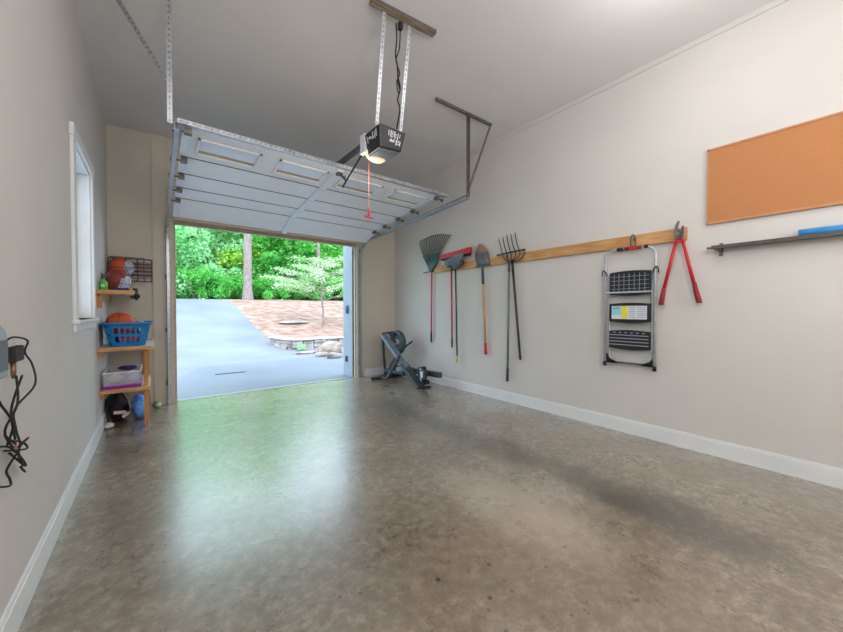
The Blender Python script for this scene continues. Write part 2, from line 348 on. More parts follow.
bm = B(); y0, z0 = edges[0]; y1, z1 = edges[1]; y1 -= .012
slabpart(bm, y0, z0, WYa, dz(WYa), DX0, DX1); slabpart(bm, WYb, dz(WYb), y1, dz(y1), DX0, DX1)
xs = [DX0]+[v for ww in wins for v in ww]+[DX1]
for i in range(0, len(xs), 2): slabpart(bm, WYa, dz(WYa), WYb, dz(WYb), xs[i], xs[i+1])
top = struct('door_panel', bm, 'doorw', g)
for (a, b) in wins:
    bm = B()
    slabpart(bm, WYa+.0, dz(WYa), WYb, dz(WYb), a, a+.02, -.014, .0); slabpart(bm, WYa, dz(WYa), WYb, dz(WYb), b-.02, b, -.014, .0)
    slabpart(bm, WYa, dz(WYa), WYa+.02, dz(WYa+.02), a, b, -.014, .0); slabpart(bm, WYb-.02, dz(WYb-.02), WYb, dz(WYb), a, b, -.014, .0)
    fr = struct('window_frame', bm, 'doorw', g); 
    bm = B(); slabpart(bm, WYa, dz(WYa), WYb-.06, dz(WYb-.06), a, b, .004, .010); struct('window_pane', bm, 'skypane', g)
    bm = B(); slabpart(bm, WYb-.06, dz(WYb-.06), WYb, dz(WYb), a, b, .003, .010); struct('window_seal', bm, 'brownseal', g)
for i in range(1, 5):
    (y0, z0), (y1, z1) = edges[i], edges[i+1]
    bm = B(); slabpart(bm, y0, z0, y1-.012, z1+(z0-z1)*.012/(y1-y0), DX0, DX1); struct('door_panel', bm, 'doorw', g)
    bm = B(); slabpart(bm, y0-.014, z0+.001, y0+.002, z0, DX0+.002, DX1-.002, -.002, TH-.004); struct('panel_joint', bm, 'doorgap', g)
bm = B(); box(bm, DX0, DX1, 5.30, 5.325, 2.385, 2.45); struct('bottom_seal', bm, 'brownseal', g)
# stiffening angle along the rear edge, with its punched holes as raised dark dots
bm = B(); ya = 3.285; box(bm, DX0-.05, DX1+.09, ya-.03, ya, dz(ya)-.004, dz(ya)); box(bm, DX0-.05, DX1+.09, ya-.034, ya-.030, dz(ya)-.004, dz(ya)+.030)
n0 = len(bm.faces)
for k in range(66): x = DX0-.03+k*.041; box(bm, x, x+.014, ya-.0355, ya-.0335, dz(ya)+.009, dz(ya)+.018)
bm.faces.ensure_lookup_table()
for f in bm.faces[n0:]: f.material_index = 1
struct('top_strut', bm, ['galv', 'galvd'], g)
bm = B()
for (a, b) in zip(edges, edges[1:]): slabpart(bm, a[0]+.01, a[1]+(b[1]-a[1])*.02, b[0]-.012, b[1], DC-.035, DC+.035, -.022, -.001)
struct('centre_stile', bm, 'hinge', g)
# end plates, rollers
for side, xs_ in ((0, DX0), (1, DX1)):
    for (a, b) in zip(edges, edges[1:]):
        bm = B(); ya_, yb_ = a[0]+.07, b[0]-.05; f = lambda y: a[1]+(b[1]-a[1])*(y-a[0])/(b[0]-a[0])
        slabpart(bm, ya_, f(ya_), yb_, f(yb_), xs_-.012 if side == 0 else xs_-.055, xs_+.055 if side == 0 else xs_+.012, -.012, -.001)
        struct('end_plate', bm, 'hinge', g)
    for (y, z) in edges[:-1]:
        bm = B(); xo = xs_-.070 if side == 0 else xs_+.062
        tube(bm, [(xs_+(.05 if side == 0 else -.05), y+.03, z-.03), (xo, y+.03, z-.03)], .008, 8); lathe(bm, [(.022,-.008),(.022,.008)], (xo, y+.03, z-.03), 'x', 14)
        box(bm, min(xs_, xs_+(.05 if side == 0 else -.05)), max(xs_, xs_+(.05 if side == 0 else -.05)), y+.005, y+.055, z-.045, z-.006)
        struct('roller_hinge', bm, 'galvd', g)
# tracks
def track(name, x, yend, label, s):
    t = thing(name, label, 'door track', (x, 5.5, 0))
    path = [(x, 5.56, 0), (x, 5.56, 1.2), (x, 5.56, 2.10)]
    for k in range(1, 8):
        a = k/8*PI/2; path.append((x, 5.56-.36*(1-math.cos(a)), 2.10+.36*math.sin(a)))
    path += [(x, 5.18, 2.465), (x, yend, 2.465+(5.18-yend)*.052)]
    bm = B()
    for p, q in zip(path, path[1:]):
        bar(bm, p, q, .006, .055, up=(1, 0, 0)) if False else None
    P = [Vector(p) for p in path]
    for off, wd in ((0, .004),):
        rings = []
        for i, p in enumerate(P):
            d = (P[min(i+1, len(P)-1)]-P[max(i-1, 0)]).normalized(); n = Vector((0, d.z, -d.y))
            # C-shaped section: web on the outside, two lips
            sec = [(s*-.03, -.028), (s*0, -.028), (s*0, .028), (s*-.03, .028), (s*-.03, .025), (s*-.003, .025), (s*-.003, -.025), (s*-.03, -.025)]
            rings.append([bm.verts.new(p+Vector((a, 0, 0))+n*b) for a, b in sec])
        for A, Bq in zip(rings, rings[1:]):
            for j in range(8): bm.faces.new((A[j], A[(j+1) % 8], Bq[(j+1) % 8], Bq[j]))
        bm.faces.new(rings[0]); bm.faces.new(rings[-1])
    obj('rail', bm, 'galv', t)
    for z in (.25, .95, 1.65): bm = B(); box(bm, x-.02, x+.02, 5.585, 5.612, z, z+.06); obj('mounting_bracket', bm, 'galvd', t)
    bm = B(); box(bm, x-.003, x+.003, 5.58, 5.612, 2.0, 2.35); obj('top_bracket', bm, 'galvd', t)
    return t
track('door_track', OX0-.075+.0, 3.05, 'galvanised steel roller track left of the opening beside the pine shelves', -1)
track('door_track', OX1+.055, 2.86, 'galvanised steel roller track right of the opening above the rowing machine', 1)
# left hangers
def punched(bm, a, b, w=.032, step=.04, nrm=(0,-1,0)):
    a, b = Vector(a), Vector(b); bar(bm, a, b, w, .003, up=nrm)
    d = (b-a).normalized(); n = int((b-a).length/step); nn = Vector(nrm)
    nn = (nn-d*nn.dot(d)).normalized()
    n0 = len(bm.faces)
    for k in range(n):
        p = a+d*(k+.5)*step; bar(bm, p-d*.006+nn*.0025, p+d*.006+nn*.0025, .008, .002, up=nrm)
    bm.faces.ensure_lookup_table()
    for f in bm.faces[n0:]: f.material_index = 1
t = thing('track_hanger', 'perforated steel hanger strap from ceiling to the left door track', 'hanger', (.1, 3.08, 2.6))
bm = B(); punched(bm, (.10, 3.09, 2.60), (.10, 3.07, ceilz(.1)-.002)); obj('strap', bm, ['galv', 'galvd'], t)
bm = B(); punched(bm, (.085, 3.085, 2.90), (-.205, 3.30, ceilz(-.205)-.004)); obj('brace', bm, ['galv', 'galvd'], t)
# right hanger
t = thing('track_hanger', 'grey angle iron hanger holding the right door track, with slanting brace', 'hanger', (2.95, 2.86, 2.6))
bm = B(); cb = lambda x: ceilz(x)-.001
hexa(bm, [(2.44,2.845,cb(2.44)-.03),(3.35,2.845,cb(3.35)-.03),(3.35,2.875,cb(3.35)-.03),(2.44,2.875,cb(2.44)-.03),(2.44,2.845,cb(2.44)),(3.35,2.845,cb(3.35)),(3.35,2.875,cb(3.35)),(2.44,2.875,cb(2.44))])
obj('ceiling_bar', bm, 'galvd', t)
bm = B(); box(bm, 2.93, 2.96, 2.872, 2.876, 2.58, 3.55); box(bm, 2.956, 2.96, 2.846, 2.876, 2.58, 3.55); obj('upright', bm, 'galvd', t)
bm = B(); bar(bm, (3.34, 2.862, 3.55), (2.975, 2.872, 2.70), .028, .005, up=(0, 1, 0)); obj('brace', bm, 'galvd', t)

# ------------------------------------------------------------------ opener
t = thing('ceiling_bracket', 'short wooden ceiling batten with perforated steel straps carrying the opener', 'bracket', (1.55, 2.25, 3.53))
bm = B(); q = [(1.275,2.215),(1.85,2.165),(1.855,2.215),(1.28,2.265)]
hexa(bm, [(x,y,ceilz(x)-.03) for x,y in q]+[(x,y,ceilz(x)-.001) for x,y in q])
obj('batten', bm, mat('weathered_batten', srgb(160, 144, 120), .7, col2=srgb(112, 98, 80), scale=5, stretch=(1, 9, 9)), t)
bm = B(); punched(bm, (1.28, 2.212, 3.525), (1.85, 2.162, 3.535), .026, .03); obj('angle_strip', bm, ['galvd', 'galvd'], t)
for a, b in (((1.395, 2.235, 3.50), (1.452, 2.45, 2.76)), ((1.625, 2.225, 3.50), (1.675, 2.43, 2.76))):
    bm = B(); punched(bm, a, b, .030, .035); obj('strap', bm, ['galv', 'galvd'], t)
op = thing('garage_door_opener', 'black garage door opener motor box hanging from steel straps', 'opener', (1.57, 2.53, 2.6))
bm = B(); hexa(bm, [(1.475,2.44,2.585),(1.69,2.44,2.60),(1.69,2.66,2.60),(1.475,2.66,2.585),(1.445,2.40,2.76),(1.715,2.40,2.76),(1.715,2.70,2.76),(1.445,2.70,2.76)])
obj('motor_housing', bm, 'black', op, bevel=.012)
bm = B(); hexa(bm, [(1.487,2.452,2.577),(1.678,2.452,2.592),(1.678,2.65,2.592),(1.487,2.65,2.577),(1.483,2.448,2.586),(1.682,2.448,2.601),(1.682,2.65,2.601),(1.483,2.65,2.586)])
obj('bottom_cover', bm, 'bluegrey', op)
bm = B(); sphere(bm, (1.565, 2.655, 2.622), .108, 1, .55, .62); obj('lamp_lens', bm, 'lens', op, smooth=True)
bm = B(); box(bm, 1.462, 1.70, 2.70, 2.715, 2.66, 2.77); box(bm, 1.44, 1.47, 2.64, 2.715, 2.61, 2.77); obj('lamp_bracket', bm, 'hinge', op)
# printed marks on the housing (rear face and left face)
def facept(u, v):   # rear face: u along X 0..1, v up 0..1
    x = (1.475+(1.69-1.475)*u)*(1-v)+(1.445+(1.715-1.445)*u)*v; y = 2.44*(1-v)+2.40*v; z = (2.585+.015*u)*(1-v)+2.76*v
    return Vector((x, y-.0035, z))
bm = B()
def mark(bm, f, u0, u1, v0, v1, n):
    prism(bm, [f(u0, v0), f(u1, v0), f(u1, v1), f(u0, v1)], n)
for u0, u1, v0, v1 in [(.34,.37,.60,.84),(.42,.46,.56,.86),(.47,.51,.56,.62),(.49,.52,.66,.86),(.56,.60,.58,.86),(.61,.65,.70,.76),(.62,.66,.58,.64),(.70,.73,.52,.82),(.40,.60,.36,.44),(.44,.50,.44,.50),(.56,.62,.46,.52),(.66,.72,.26,.50),(.74,.80,.30,.36),(.75,.80,.42,.50),(.82,.86,.26,.48),(.78,.80,.62,.80)]:
    mark(bm, facept, u0, u1, v0, v1, (0, .0015, 0))
obj('printed_marks', bm, 'paper', op)
def facel(u, v):
    y = (2.44+(2.66-2.44)*u)*(1-v)+(2.40+(2.70-2.40)*u)*v; x = 1.475*(1-v)+1.445*v; z = 2.585*(1-v)+2.76*v
    return Vector((x-.0035, y, z))
bm = B()
for u0, u1, v0, v1 in [(.15,.2,.55,.85),(.24,.28,.5,.8),(.33,.45,.55,.65),(.36,.4,.65,.85),(.5,.62,.62,.72),(.68,.72,.5,.8),(.8,.92,.5,.58)]: mark(bm, facel, u0, u1, v0, v1, (.0015, 0, 0))
obj('printed_marks', bm, 'paper', op)
bm = B(); bar(bm, (1.575, 2.715, 2.80), (1.55, YB-.03, 2.82), .032, .045); box(bm, 1.555, 1.60, 2.55, 2.80, 2.762, 2.80); obj('drive_rail', bm, 'dgrey', op)
bm = B(); box(bm, 1.50, 1.60, YB-.03, YB, 2.78, 2.86); obj('wall_bracket', bm, 'galvd', op)
bm = B(); box(bm, 1.545, 1.595, 2.76, 2.86, 2.745, 2.778); bar(bm, (1.55, 2.79, 2.75), (1.53, 3.27, 2.50), .022, .006, up=(1,0,0)); obj('trolley_arm', bm, 'black', op)
bm = B(); bar(bm, (1.535, 3.19, 2.545), (1.53, 3.34, 2.665), .022, .006, up=(1,0,0)); box(bm, 1.505, 1.555, 3.31, 3.37, 2.645, 2.670); obj('door_link', bm, 'dgrey', op)
bm = B(); tube(bm, [(1.575, 2.80, 2.745), (1.573, 2.80, 2.40), (1.572, 2.80, 2.17)], .0022, 6); tube(bm, [(1.585, 2.815, 2.745), (1.584, 2.815, 2.45), (1.574, 2.805, 2.30)], .0015, 6); obj('release_cord', bm, mat('orange_cord', srgb(214, 110, 84), .6), op)
bm = B(); tube(bm, [(1.572, 2.80, 2.185), (1.572, 2.80, 2.11)], [.006, .012], 10); bar(bm, (1.53, 2.80, 2.105), (1.612, 2.80, 2.098), .014, .014); obj('release_handle', bm, 'red', op)
# power lead
pl = thing('power_lead', 'tangled dark power lead hanging between the straps above the opener', 'cord', (1.50, 2.24, 3.49))
bm = B(); pts = [(1.50, 2.235, 3.47), (1.51, 2.24, 3.36), (1.505, 2.25, 3.24), (1.53, 2.26, 3.16), (1.55, 2.28, 3.06), (1.58, 2.30, 3.02), (1.565, 2.31, 2.94), (1.60, 2.33, 2.90), (1.61, 2.36, 2.84), (1.63, 2.42, 2.775)]
tube(bm, smooth_path(pts), .006, 8); obj('cable', bm, 'blacksoft', pl, smooth=True)
bm = B(); pts = [(1.54, 2.235, 3.47), (1.535, 2.24, 3.30), (1.51, 2.25, 3.20), (1.55, 2.26, 3.12), (1.53, 2.27, 3.05), (1.56, 2.29, 2.98), (1.585, 2.30, 3.04), (1.55, 2.28, 3.10)]
tube(bm, smooth_path(pts), .005, 8); obj('loop', bm, 'blacksoft', pl, smooth=True)
bm = B(); box(bm, 1.525, 1.555, 2.222, 2.25, 3.44, 3.495); obj('plug', bm, 'black', pl)

# ------------------------------------------------------------------ right wall: rail and tools
WX = R_
rail = part('tool_rail', 'wood', None, lambda b: box(b, WX-.035, WX, .93, 4.41, 1.862, 1.975), bevel=.002)
tag(rail, 'long pine board screwed to the right wall as a tool rail', 'wall rail')
for yk in (4.43, 3.96, 3.86, 3.28, 2.79, 1.343, .995):
    pass
hg = 'screw hooks along the pine tool rail'
def hook(y, z, lab):
    bm = B(); tube(bm, smooth_path([(WX-.035, y, z), (WX-.06, y, z-.004), (WX-.075, y, z+.006), (WX-.078, y, z+.025)], 4), .004, 6)
    lathe(bm, [(.012, 0), (.012, -.004)], (WX-.035, y, z), 'x', 10)
    tag(obj('screw_hook', bm, 'chrome', smooth=True), lab, 'hook', hg)
hook(1.343, 1.93, 'steel hook on the pine rail holding the step ladder'); hook(2.84, 1.885, 'steel hook on the pine rail behind the pitchfork neck'); hook(.985, 1.95, 'steel hook on the pine rail carrying the red loppers')

# leaf rake
t = thing('leaf_rake', 'fan-shaped metal leaf rake hanging head up with a red handle', 'rake', (WX-.03, 4.43, .69))
bm = B(); c0 = Vector((WX-.05, 4.435, 1.91))
n = 17
for i in range(n):
    f = i/(n-1); yt = 4.765-.775*f; zt = 2.46+.055*math.sin(PI*f)-.03*f
    ym = 4.64-.425*f; zm = 2.165+.02*math.sin(PI*f)
    yc = 4.475-.08*f
    pts = [(WX-.05, yc, 1.915), (WX-.052, (yc+ym)/2, 2.03), (WX-.055, ym, zm), (WX-.060, (ym+yt)/2+(.5-f)*.015, (zm+zt)/2), (WX-.050, yt, zt-.02), (WX-.018, yt-.004, zt)]
    P = smooth_path(pts, 3)
    for a, b in zip(P, P[1:]): bar(bm, a, b, .015, .003, up=(1, 0, 0))
obj('tines', bm, 'tine', t)
bm = B()
for i in range(14):
    f = i/13; bar(bm, (WX-.062, 4.475-.08*f, 1.92), (WX-.062, 4.64-.425*f, 2.16), .010, .003, up=(1,0,0))
obj('spring_bars', bm, 'teal', t)
bm = B(); bar(bm, (WX-.06, 4.65, 2.165), (WX-.06, 4.205, 2.165), .008, .016); bar(bm, (WX-.06, 4.56, 2.06), (WX-.06, 4.30, 2.055), .008, .014); obj('cross_band', bm, 'tine', t)
bm = B(); prism(bm, [(WX-.038, 4.49, 1.935), (WX-.038, 4.385, 1.935), (WX-.038, 4.405, 1.885), (WX-.038, 4.46, 1.885)], (-.03, 0, 0)); bar(bm, (WX-.045, 4.66, 1.885), (WX-.045, 4.44, 1.895), .012, .014); obj('socket', bm, 'black', t)
bm = B(); tube(bm, [(WX-.045, 4.432, 1.90), (WX-.04, 4.45, .85)], .0125, 12); obj('handle', bm, 'pink', t, smooth=True)
bm = B(); tube(bm, [(WX-.04, 4.45, .87), (WX-.038, 4.455, .69)], .015, 12); obj('grip', bm, 'blacksoft', t, smooth=True)

# red wide broom
t = thing('push_broom', 'wide red-headed broom hanging head up with red pole', 'broom', (WX-.05, 3.95, .65))
bm = B(); prism(bm, [(WX-.045, 4.18, 2.055), (WX-.045, 3.50, 2.08), (WX-.045, 3.50, 2.17), (WX-.045, 4.16, 2.125)], (-.05, 0, 0)); obj('broom_head', bm, 'red', t, bevel=.008)
bm = B(); prism(bm, [(WX-.05, 4.14, 2.035), (WX-.05, 3.52, 2.05), (WX-.05, 3.51, 2.08), (WX-.05, 4.16, 2.055)], (-.035, 0, 0)); obj('rubber_strip', bm, 'blacksoft', t)
bm = B(); tube(bm, [(WX-.075, 3.90, 2.07), (WX-.06, 3.93, 1.86)], [.02, .015], 10); obj('socket', bm, 'black', t, smooth=True)
bm = B(); tube(bm, [(WX-.06, 3.93, 1.88), (WX-.05, 3.925, .78)], .013, 12); obj('pole', bm, 'pink', t, smooth=True)
bm = B(); tube(bm, [(WX-.05, 3.925, .79), (WX-.05, 3.925, .65)], .0145, 12); obj('grip', bm, 'dgrey', t, smooth=True)
# blue-grey broom
t = thing('angle_broom', 'blue-grey broom head hanging in front of the red broom, dark green pole', 'broom', (WX-.11, 3.87, .44))
bm = B(); prism(bm, [(WX-.10, 4.02, 1.955), (WX-.10, 3.92, 1.895), (WX-.10, 3.74, 1.905), (WX-.10, 3.60, 2.075), (WX-.10, 3.68, 2.09), (WX-.10, 4.02, 2.02)], (-.035, 0, 0)); obj('bristle_block', bm, 'bluebroom', t, bevel=.008)
bm = B()
for i in range(9): f = i/8; bar(bm, (WX-.138, 3.99-.33*f, 2.012+.055*f), (WX-.138, 3.90-.14*f, 1.915), .006, .004, up=(1,0,0))
obj('bristle_grooves', bm, 'dgrey', t)
bm = B(); prism(bm, [(WX-.09, 3.97, 1.905), (WX-.09, 3.77, 1.865), (WX-.09, 3.60, 1.95), (WX-.09, 3.64, 1.98), (WX-.09, 3.79, 1.905), (WX-.09, 3.94, 1.925)], (-.045, 0, 0)); obj('base_strip', bm, 'black', t)
bm = B(); tube(bm, [(WX-.11, 3.79, 1.90), (WX-.06, 3.80, .52)], .012, 12); obj('pole', bm, 'green', t, smooth=True)
bm = B(); tube(bm, [(WX-.06, 3.80, .53), (WX-.06, 3.80, .44)], .015, 12); obj('hanging_tip', bm, 'yellow', t, smooth=True)

# shovel
t = thing('round_shovel', 'worn round-point shovel hanging blade up with wood handle and red grip', 'shovel', (WX-.04, 3.24, .61))
bm = B(); rows = []
for k in range(11):
    v = k/10; z = 1.875+.315*v; hw = .128*(1-max(0, (v-.4)/.62)**2.6)*(.93+.07*min(1, v*5))
    yc = 3.278+.085*v
    rows.append([bm.verts.new((WX-.092+.045*((j-3)/3)**2-.01*math.sin(PI*v)+.03*v, yc+hw*(j-3)/3, z)) for j in range(7)])
for a, b in zip(rows, rows[1:]):
    for j in range(6): bm.faces.new((a[j], a[j+1], b[j+1], b[j]))
for f_ in bm.faces:
    if sum(v.co.z for v in f_.verts)/4 > 2.075: f_.material_index = 1
o = obj('blade', bm, ['bladeg', 'blader'], t, smooth=True); s = o.modifiers.new('th', 'SOLIDIFY'); s.thickness = .004
bm = B(); box(bm, WX-.092, WX-.04, 3.165, 3.395, 1.862, 1.876); obj('foot_step', bm, 'dgrey', t)
bm = B(); tube(bm, [(WX-.07, 3.285, 1.98), (WX-.07, 3.28, 1.86), (WX-.05, 3.282, 1.61)], [.014, .02, .019], 12); obj('socket', bm, 'dgrey', t, smooth=True)
bm = B(); tube(bm, [(WX-.05, 3.282, 1.63), (WX-.042, 3.243, .75)], .0165, 12); obj('handle', bm, 'ash', t, smooth=True)
bm = B(); tube(bm, [(WX-.042, 3.243, .77), (WX-.042, 3.235, .61)], [.019, .021], 12); obj('grip', bm, 'red', t, smooth=True)

# bow rake + pitchfork
t = thing('bow_rake', 'dark bow rake with toothed crossbar hanging head up, black handle', 'rake', (WX-.05, 2.65, .6))
bm = B(); bar(bm, (WX-.06, 3.03, 1.985), (WX-.06, 2.585, 2.005), .016, .018)
for i in range(13): y = 3.02-.425*i/12; bar(bm, (WX-.06, y, 1.99+.02*i/12), (WX-.025, y, 1.99+.02*i/12), .007, .007)
obj('rake_head', bm, 'tine', t)
bm = B()
tube(bm, smooth_path([(WX-.06, 2.86, 1.99), (WX-.062, 2.86, 1.93), (WX-.064, 2.83, 1.88), (WX-.065, 2.775, 1.865)], 5), .006, 8)
tube(bm, smooth_path([(WX-.06, 2.595, 2.0), (WX-.062, 2.60, 1.93), (WX-.064, 2.67, 1.88), (WX-.065, 2.765, 1.865)], 5), .006, 8); obj('bow', bm, 'tine', t, smooth=True)
bm = B(); tube(bm, [(WX-.065, 2.77, 1.90), (WX-.06, 2.76, 1.72)], .0165, 12); obj('ferrule', bm, 'black', t, smooth=True)
bm = B(); tube(bm, [(WX-.06, 2.762, 1.75), (WX-.04, 2.655, .60)], .0155, 12); obj('handle', bm, 'darkw', t, smooth=True)
t = thing('pitchfork', 'five-tined pitchfork hanging beside the bow rake, weathered grey handle', 'fork', (WX-.09, 2.85, .29))
bm = B()
for i in range(5):
    yb = 2.90-.066*i; tube(bm, smooth_path([(WX-.09, 2.80, 1.86), (WX-.10, (2.80+yb)/2-.01, 1.885), (WX-.10, yb-.012, 1.95), (WX-.085, yb+.048, 2.09), (WX-.05, yb+.105, 2.22+.008*i)], 4), [.006]*16+[.003], 7)
obj('tines', bm, 'tine', t, smooth=True)
bm = B(); tube(bm, [(WX-.09, 2.80, 1.88), (WX-.085, 2.805, 1.74)], .017, 12); obj('ferrule', bm, 'dgrey', t, smooth=True)
bm = B(); tube(bm, [(WX-.085, 2.803, 1.76), (WX-.05, 2.848, .44)], .015, 12); obj('handle', bm, 'grayw', t, smooth=True)
bm = B(); tube(bm, [(WX-.05, 2.848, .46), (WX-.05, 2.852, .29)], .019, 12); obj('grip', bm, 'darkw', t, smooth=True)

# step ladder
t = thing('step_ladder', 'folded three-step metal ladder hanging from the pine rail', 'step ladder', (WX-.05, 1.37, .65))
def urail(x, y0, y1, zt, zb, r, rc, zs=1):
    pts = [(x, y0, zb)]
    for k in range(7):
        a = PI/2*k/6; pts.append((x, y0-rc+rc*math.cos(a), zt-rc+rc*math.sin(a)))
    for k in range(7):
        a = PI/2*k/6; pts.append((x, y1+rc-rc*math.sin(a), zt-rc+rc*math.cos(a)))
    pts.append((x, y1, zb)); b = B(); tube(b, pts, r, 12); return b
obj('front_frame', urail(WX-.062, 1.60, 1.155, 1.845, .68, .0125, .09), 'alu', t, smooth=True)
bm = B(); pts = [(WX-.035, 1.57, 1.60), (WX-.035, 1.57, .79)]
for k in range(1, 7): a = PI/2*k/6; pts.append((WX-.035, 1.50+.07*math.cos(a), .79-.07*math.sin(a)))
for k in range(7): a = PI/2*k/6; pts.append((WX-.035, 1.255-.07*math.sin(a), .79-.07*math.cos(a)))
pts += [(WX-.035, 1.185, 1.60)]
tube(bm, pts, .011, 10); obj('rear_frame', bm, 'alu', t, smooth=True)
def step(z0, z1, kind):
    bm = B(); n = 12; x = WX-.078
    topc = lambda f: z1+.012*math.sin(PI*f); botc = lambda f: z0-.014*math.sin(PI*f)
    ys = [1.555-.365*i/n for i in range(n+1)]
    outer = [(x, ys[i], botc(i/n)) for i in range(n+1)]+[(x, ys[i], topc(i/n)) for i in range(n, -1, -1)]
    prism(bm, outer, (.03, 0, 0)); return obj('step', bm, 'blacksoft', t, bevel=.004)
s1 = step(1.395, 1.615, 0); s2 = step(1.125, 1.30, 1); s3 = step(.86, 1.03, 2)
bm = B(); xf = WX-.0825
for i in range(1, 8): y = 1.555-.365*i/8; box(bm, xf, xf+.003, y-.0018, y+.0018, 1.42, 1.60)
for i in range(1, 5): z = 1.41+.04*i; box(bm, xf, xf+.003, 1.20, 1.545, z-.0018, z+.0018)
obj('tread_grid', bm, 'labelg', s1)
bm = B(); box(bm, xf-.004, xf+.003, 1.165, 1.585, 1.408, 1.424); obj('step_rim', bm, 'alu', s1)
bm = B()
for i in range(4): z = .895+.032*i; box(bm, xf, xf+.003, 1.20, 1.545, z-.004, z+.004)
for i in range(1, 7): y = 1.555-.365*i/7; box(bm, xf, xf+.003, y-.012, y+.012, 1.012, 1.020)
obj('tread_ribs', bm, 'labelg', s3)
bm = B(); box(bm, xf, xf+.003, 1.215, 1.53, 1.15, 1.28); n0 = len(bm.faces)
for i in range(6): z = 1.262-.019*i; box(bm, xf-.0015, xf, 1.225, 1.30, z, z+.006); box(bm, xf-.0015, xf, 1.315, 1.375, z, z+.006)
box(bm, xf-.0025, xf, 1.46, 1.515, 1.25, 1.265); bm.faces.ensure_lookup_table()
for f in bm.faces[n0:]: f.material_index = 1
lab = obj('label_sheet', bm, ['paper', 'labelg'], s2); lab['label'] = 'white printed label with yellow and cyan blocks'
bm = B(); box(bm, xf-.002, xf, 1.385, 1.435, 1.155, 1.278); obj('yellow_block', bm, 'labely', s2)
bm = B(); box(bm, xf-.002, xf, 1.44, 1.526, 1.19, 1.278); obj('cyan_block', bm, 'labelc', s2)
for y, s in ((1.60, 1), (1.155, -1)):
    bm = B(); tube(bm, smooth_path([(WX-.075, y+.03*s, 1.585), (WX-.08, y+.022*s, 1.64), (WX-.08, y-.0*s, 1.635), (WX-.075, y-.02*s, 1.59)], 4), .006, 8); obj('lock_lever', bm, 'black', t, smooth=True)
for y0, y1 in ((1.49, 1.43), (1.25, 1.195+.02)):
    bm = B(); tube(bm, [(WX-.062, y0, 1.845), (WX-.062, y1, 1.845)], .0165, 12); obj('handle_pad', bm, 'blacksoft', t, smooth=True)
bm = B(); tube(bm, [(WX-.062, 1.42, 1.845), (WX-.062, 1.27, 1.845)], .0165, 12); obj('handle_pad', bm, 'dred', t, smooth=True)
bm = B(); prism(bm, [(WX-.085, 1.375, 1.83), (WX-.085, 1.31, 1.83), (WX-.085, 1.325, 1.86), (WX-.085, 1.36, 1.86)], (.045, 0, 0)); obj('red_clip', bm, 'red', t)
bm = B(); tube(bm, smooth_path([(WX-.07, 1.36, 1.86), (WX-.075, 1.365, 1.92), (WX-.078, 1.352, 1.965), (WX-.075, 1.335, 1.965), (WX-.072, 1.322, 1.92), (WX-.07, 1.325, 1.86)], 4), .006, 8); obj('latch_loop', bm, 'dgrey', t, smooth=True)
for y, z in ((1.60, .68), (1.155, .68)):
    bm = B(); tube(bm, [(WX-.062, y, z+.03), (WX-.062, y, z-.015)], .017, 12); obj('rubber_foot', bm, 'blacksoft', t, smooth=True)
for y, s in ((1.565, 1), (1.19, -1)):
    bm = B(); prism(bm, [(WX-.055, y+.03*s, .70), (WX-.055, y+.03*s, .79), (WX-.055, y-.01*s, .745), (WX-.055, y-.075*s, .715), (WX-.055, y-.075*s, .70)], (.04, 0, 0)); obj('corner_guard', bm, 'black', t)
bm = B(); bar(bm, (WX-.05, 1.58, .712), (WX-.05, 1.18, .712), .01, .014); obj('lower_bar', bm, 'dgrey', t)

# loppers
t = thing('loppers', 'red-handled garden loppers hanging open at the end of the pine rail', 'loppers', (WX-.06, .99, 1.9))
for (yt, zt, ym, zm, ye, ze, x) in ((.985, 1.875, 1.088, 1.43, 1.108, 1.285, WX-.06), (.965, 1.87, .866, 1.47, .828, 1.30, WX-.062)):
    bm = B(); tube(bm, [(x, yt+(.01 if ye > 1 else -.01), zt), (x, ym, zm)], [.0125, .0145], 12); arm = obj('arm', bm, 'red', t, smooth=True)
    bm = B(); tube(bm, [(x, ym, zm+.01), (x, (ym+ye)/2, (zm+ze)/2), (x, ye, ze+.01), (x, ye, ze)], [.016, .020, .021, .017], 12); obj('grip', bm, 'dred', arm, smooth=True)
bm = B(); prism(bm, [(WX-.07, 1.0, 1.87), (WX-.07, 1.012, 1.93), (WX-.07, 1.008, 1.99), (WX-.07, .985, 2.035), (WX-.07, .972, 2.03), (WX-.07, .985, 1.97), (WX-.07, .975, 1.90), (WX-.07, .98, 1.87)], (.008, 0, 0)); obj('cutting_blade', bm, 'chrome', t)
bm = B(); prism(bm, [(WX-.062, .985, 1.87), (WX-.062, .972, 1.93), (WX-.062, .955, 1.985), (WX-.062, .945, 1.985), (WX-.062, .945, 1.92), (WX-.062, .955, 1.87)], (.008, 0, 0)); obj('hook_blade', bm, 'dgrey', t)
bm = B(); lathe(bm, [(.016, 0), (.016, -.028)], (WX-.05, .978, 1.885), 'x', 14); obj('pivot_bolt', bm, 'dgrey', t)
bm = B(); prism(bm, [(WX-.075, 1.012, 1.865), (WX-.075, .94, 1.865), (WX-.075, .95, 1.842), (WX-.075, 1.0, 1.842)], (.025, 0, 0)); obj('buffer', bm, 'red', t)

# cork board
t = thing('cork_board', 'large tan cork board mounted high on the right wall', 'cork board', (WX-.02, .2, 2.29))
bm = B(); box(bm, WX-.016, WX, -.42, .785, 1.985, 2.59); obj('cork_panel', bm, 'cork', t)
bm = B(); box(bm, WX-.022, WX, -.432, .797, 2.588, 2.602); box(bm, WX-.022, WX, .785, .797, 1.972, 2.602); box(bm, WX-.022, WX, -.432, -.42, 1.972, 2.602); box(bm, WX-.026, WX, -.432, .797, 1.968, 1.988); obj('frame', bm, 'corkframe', t)
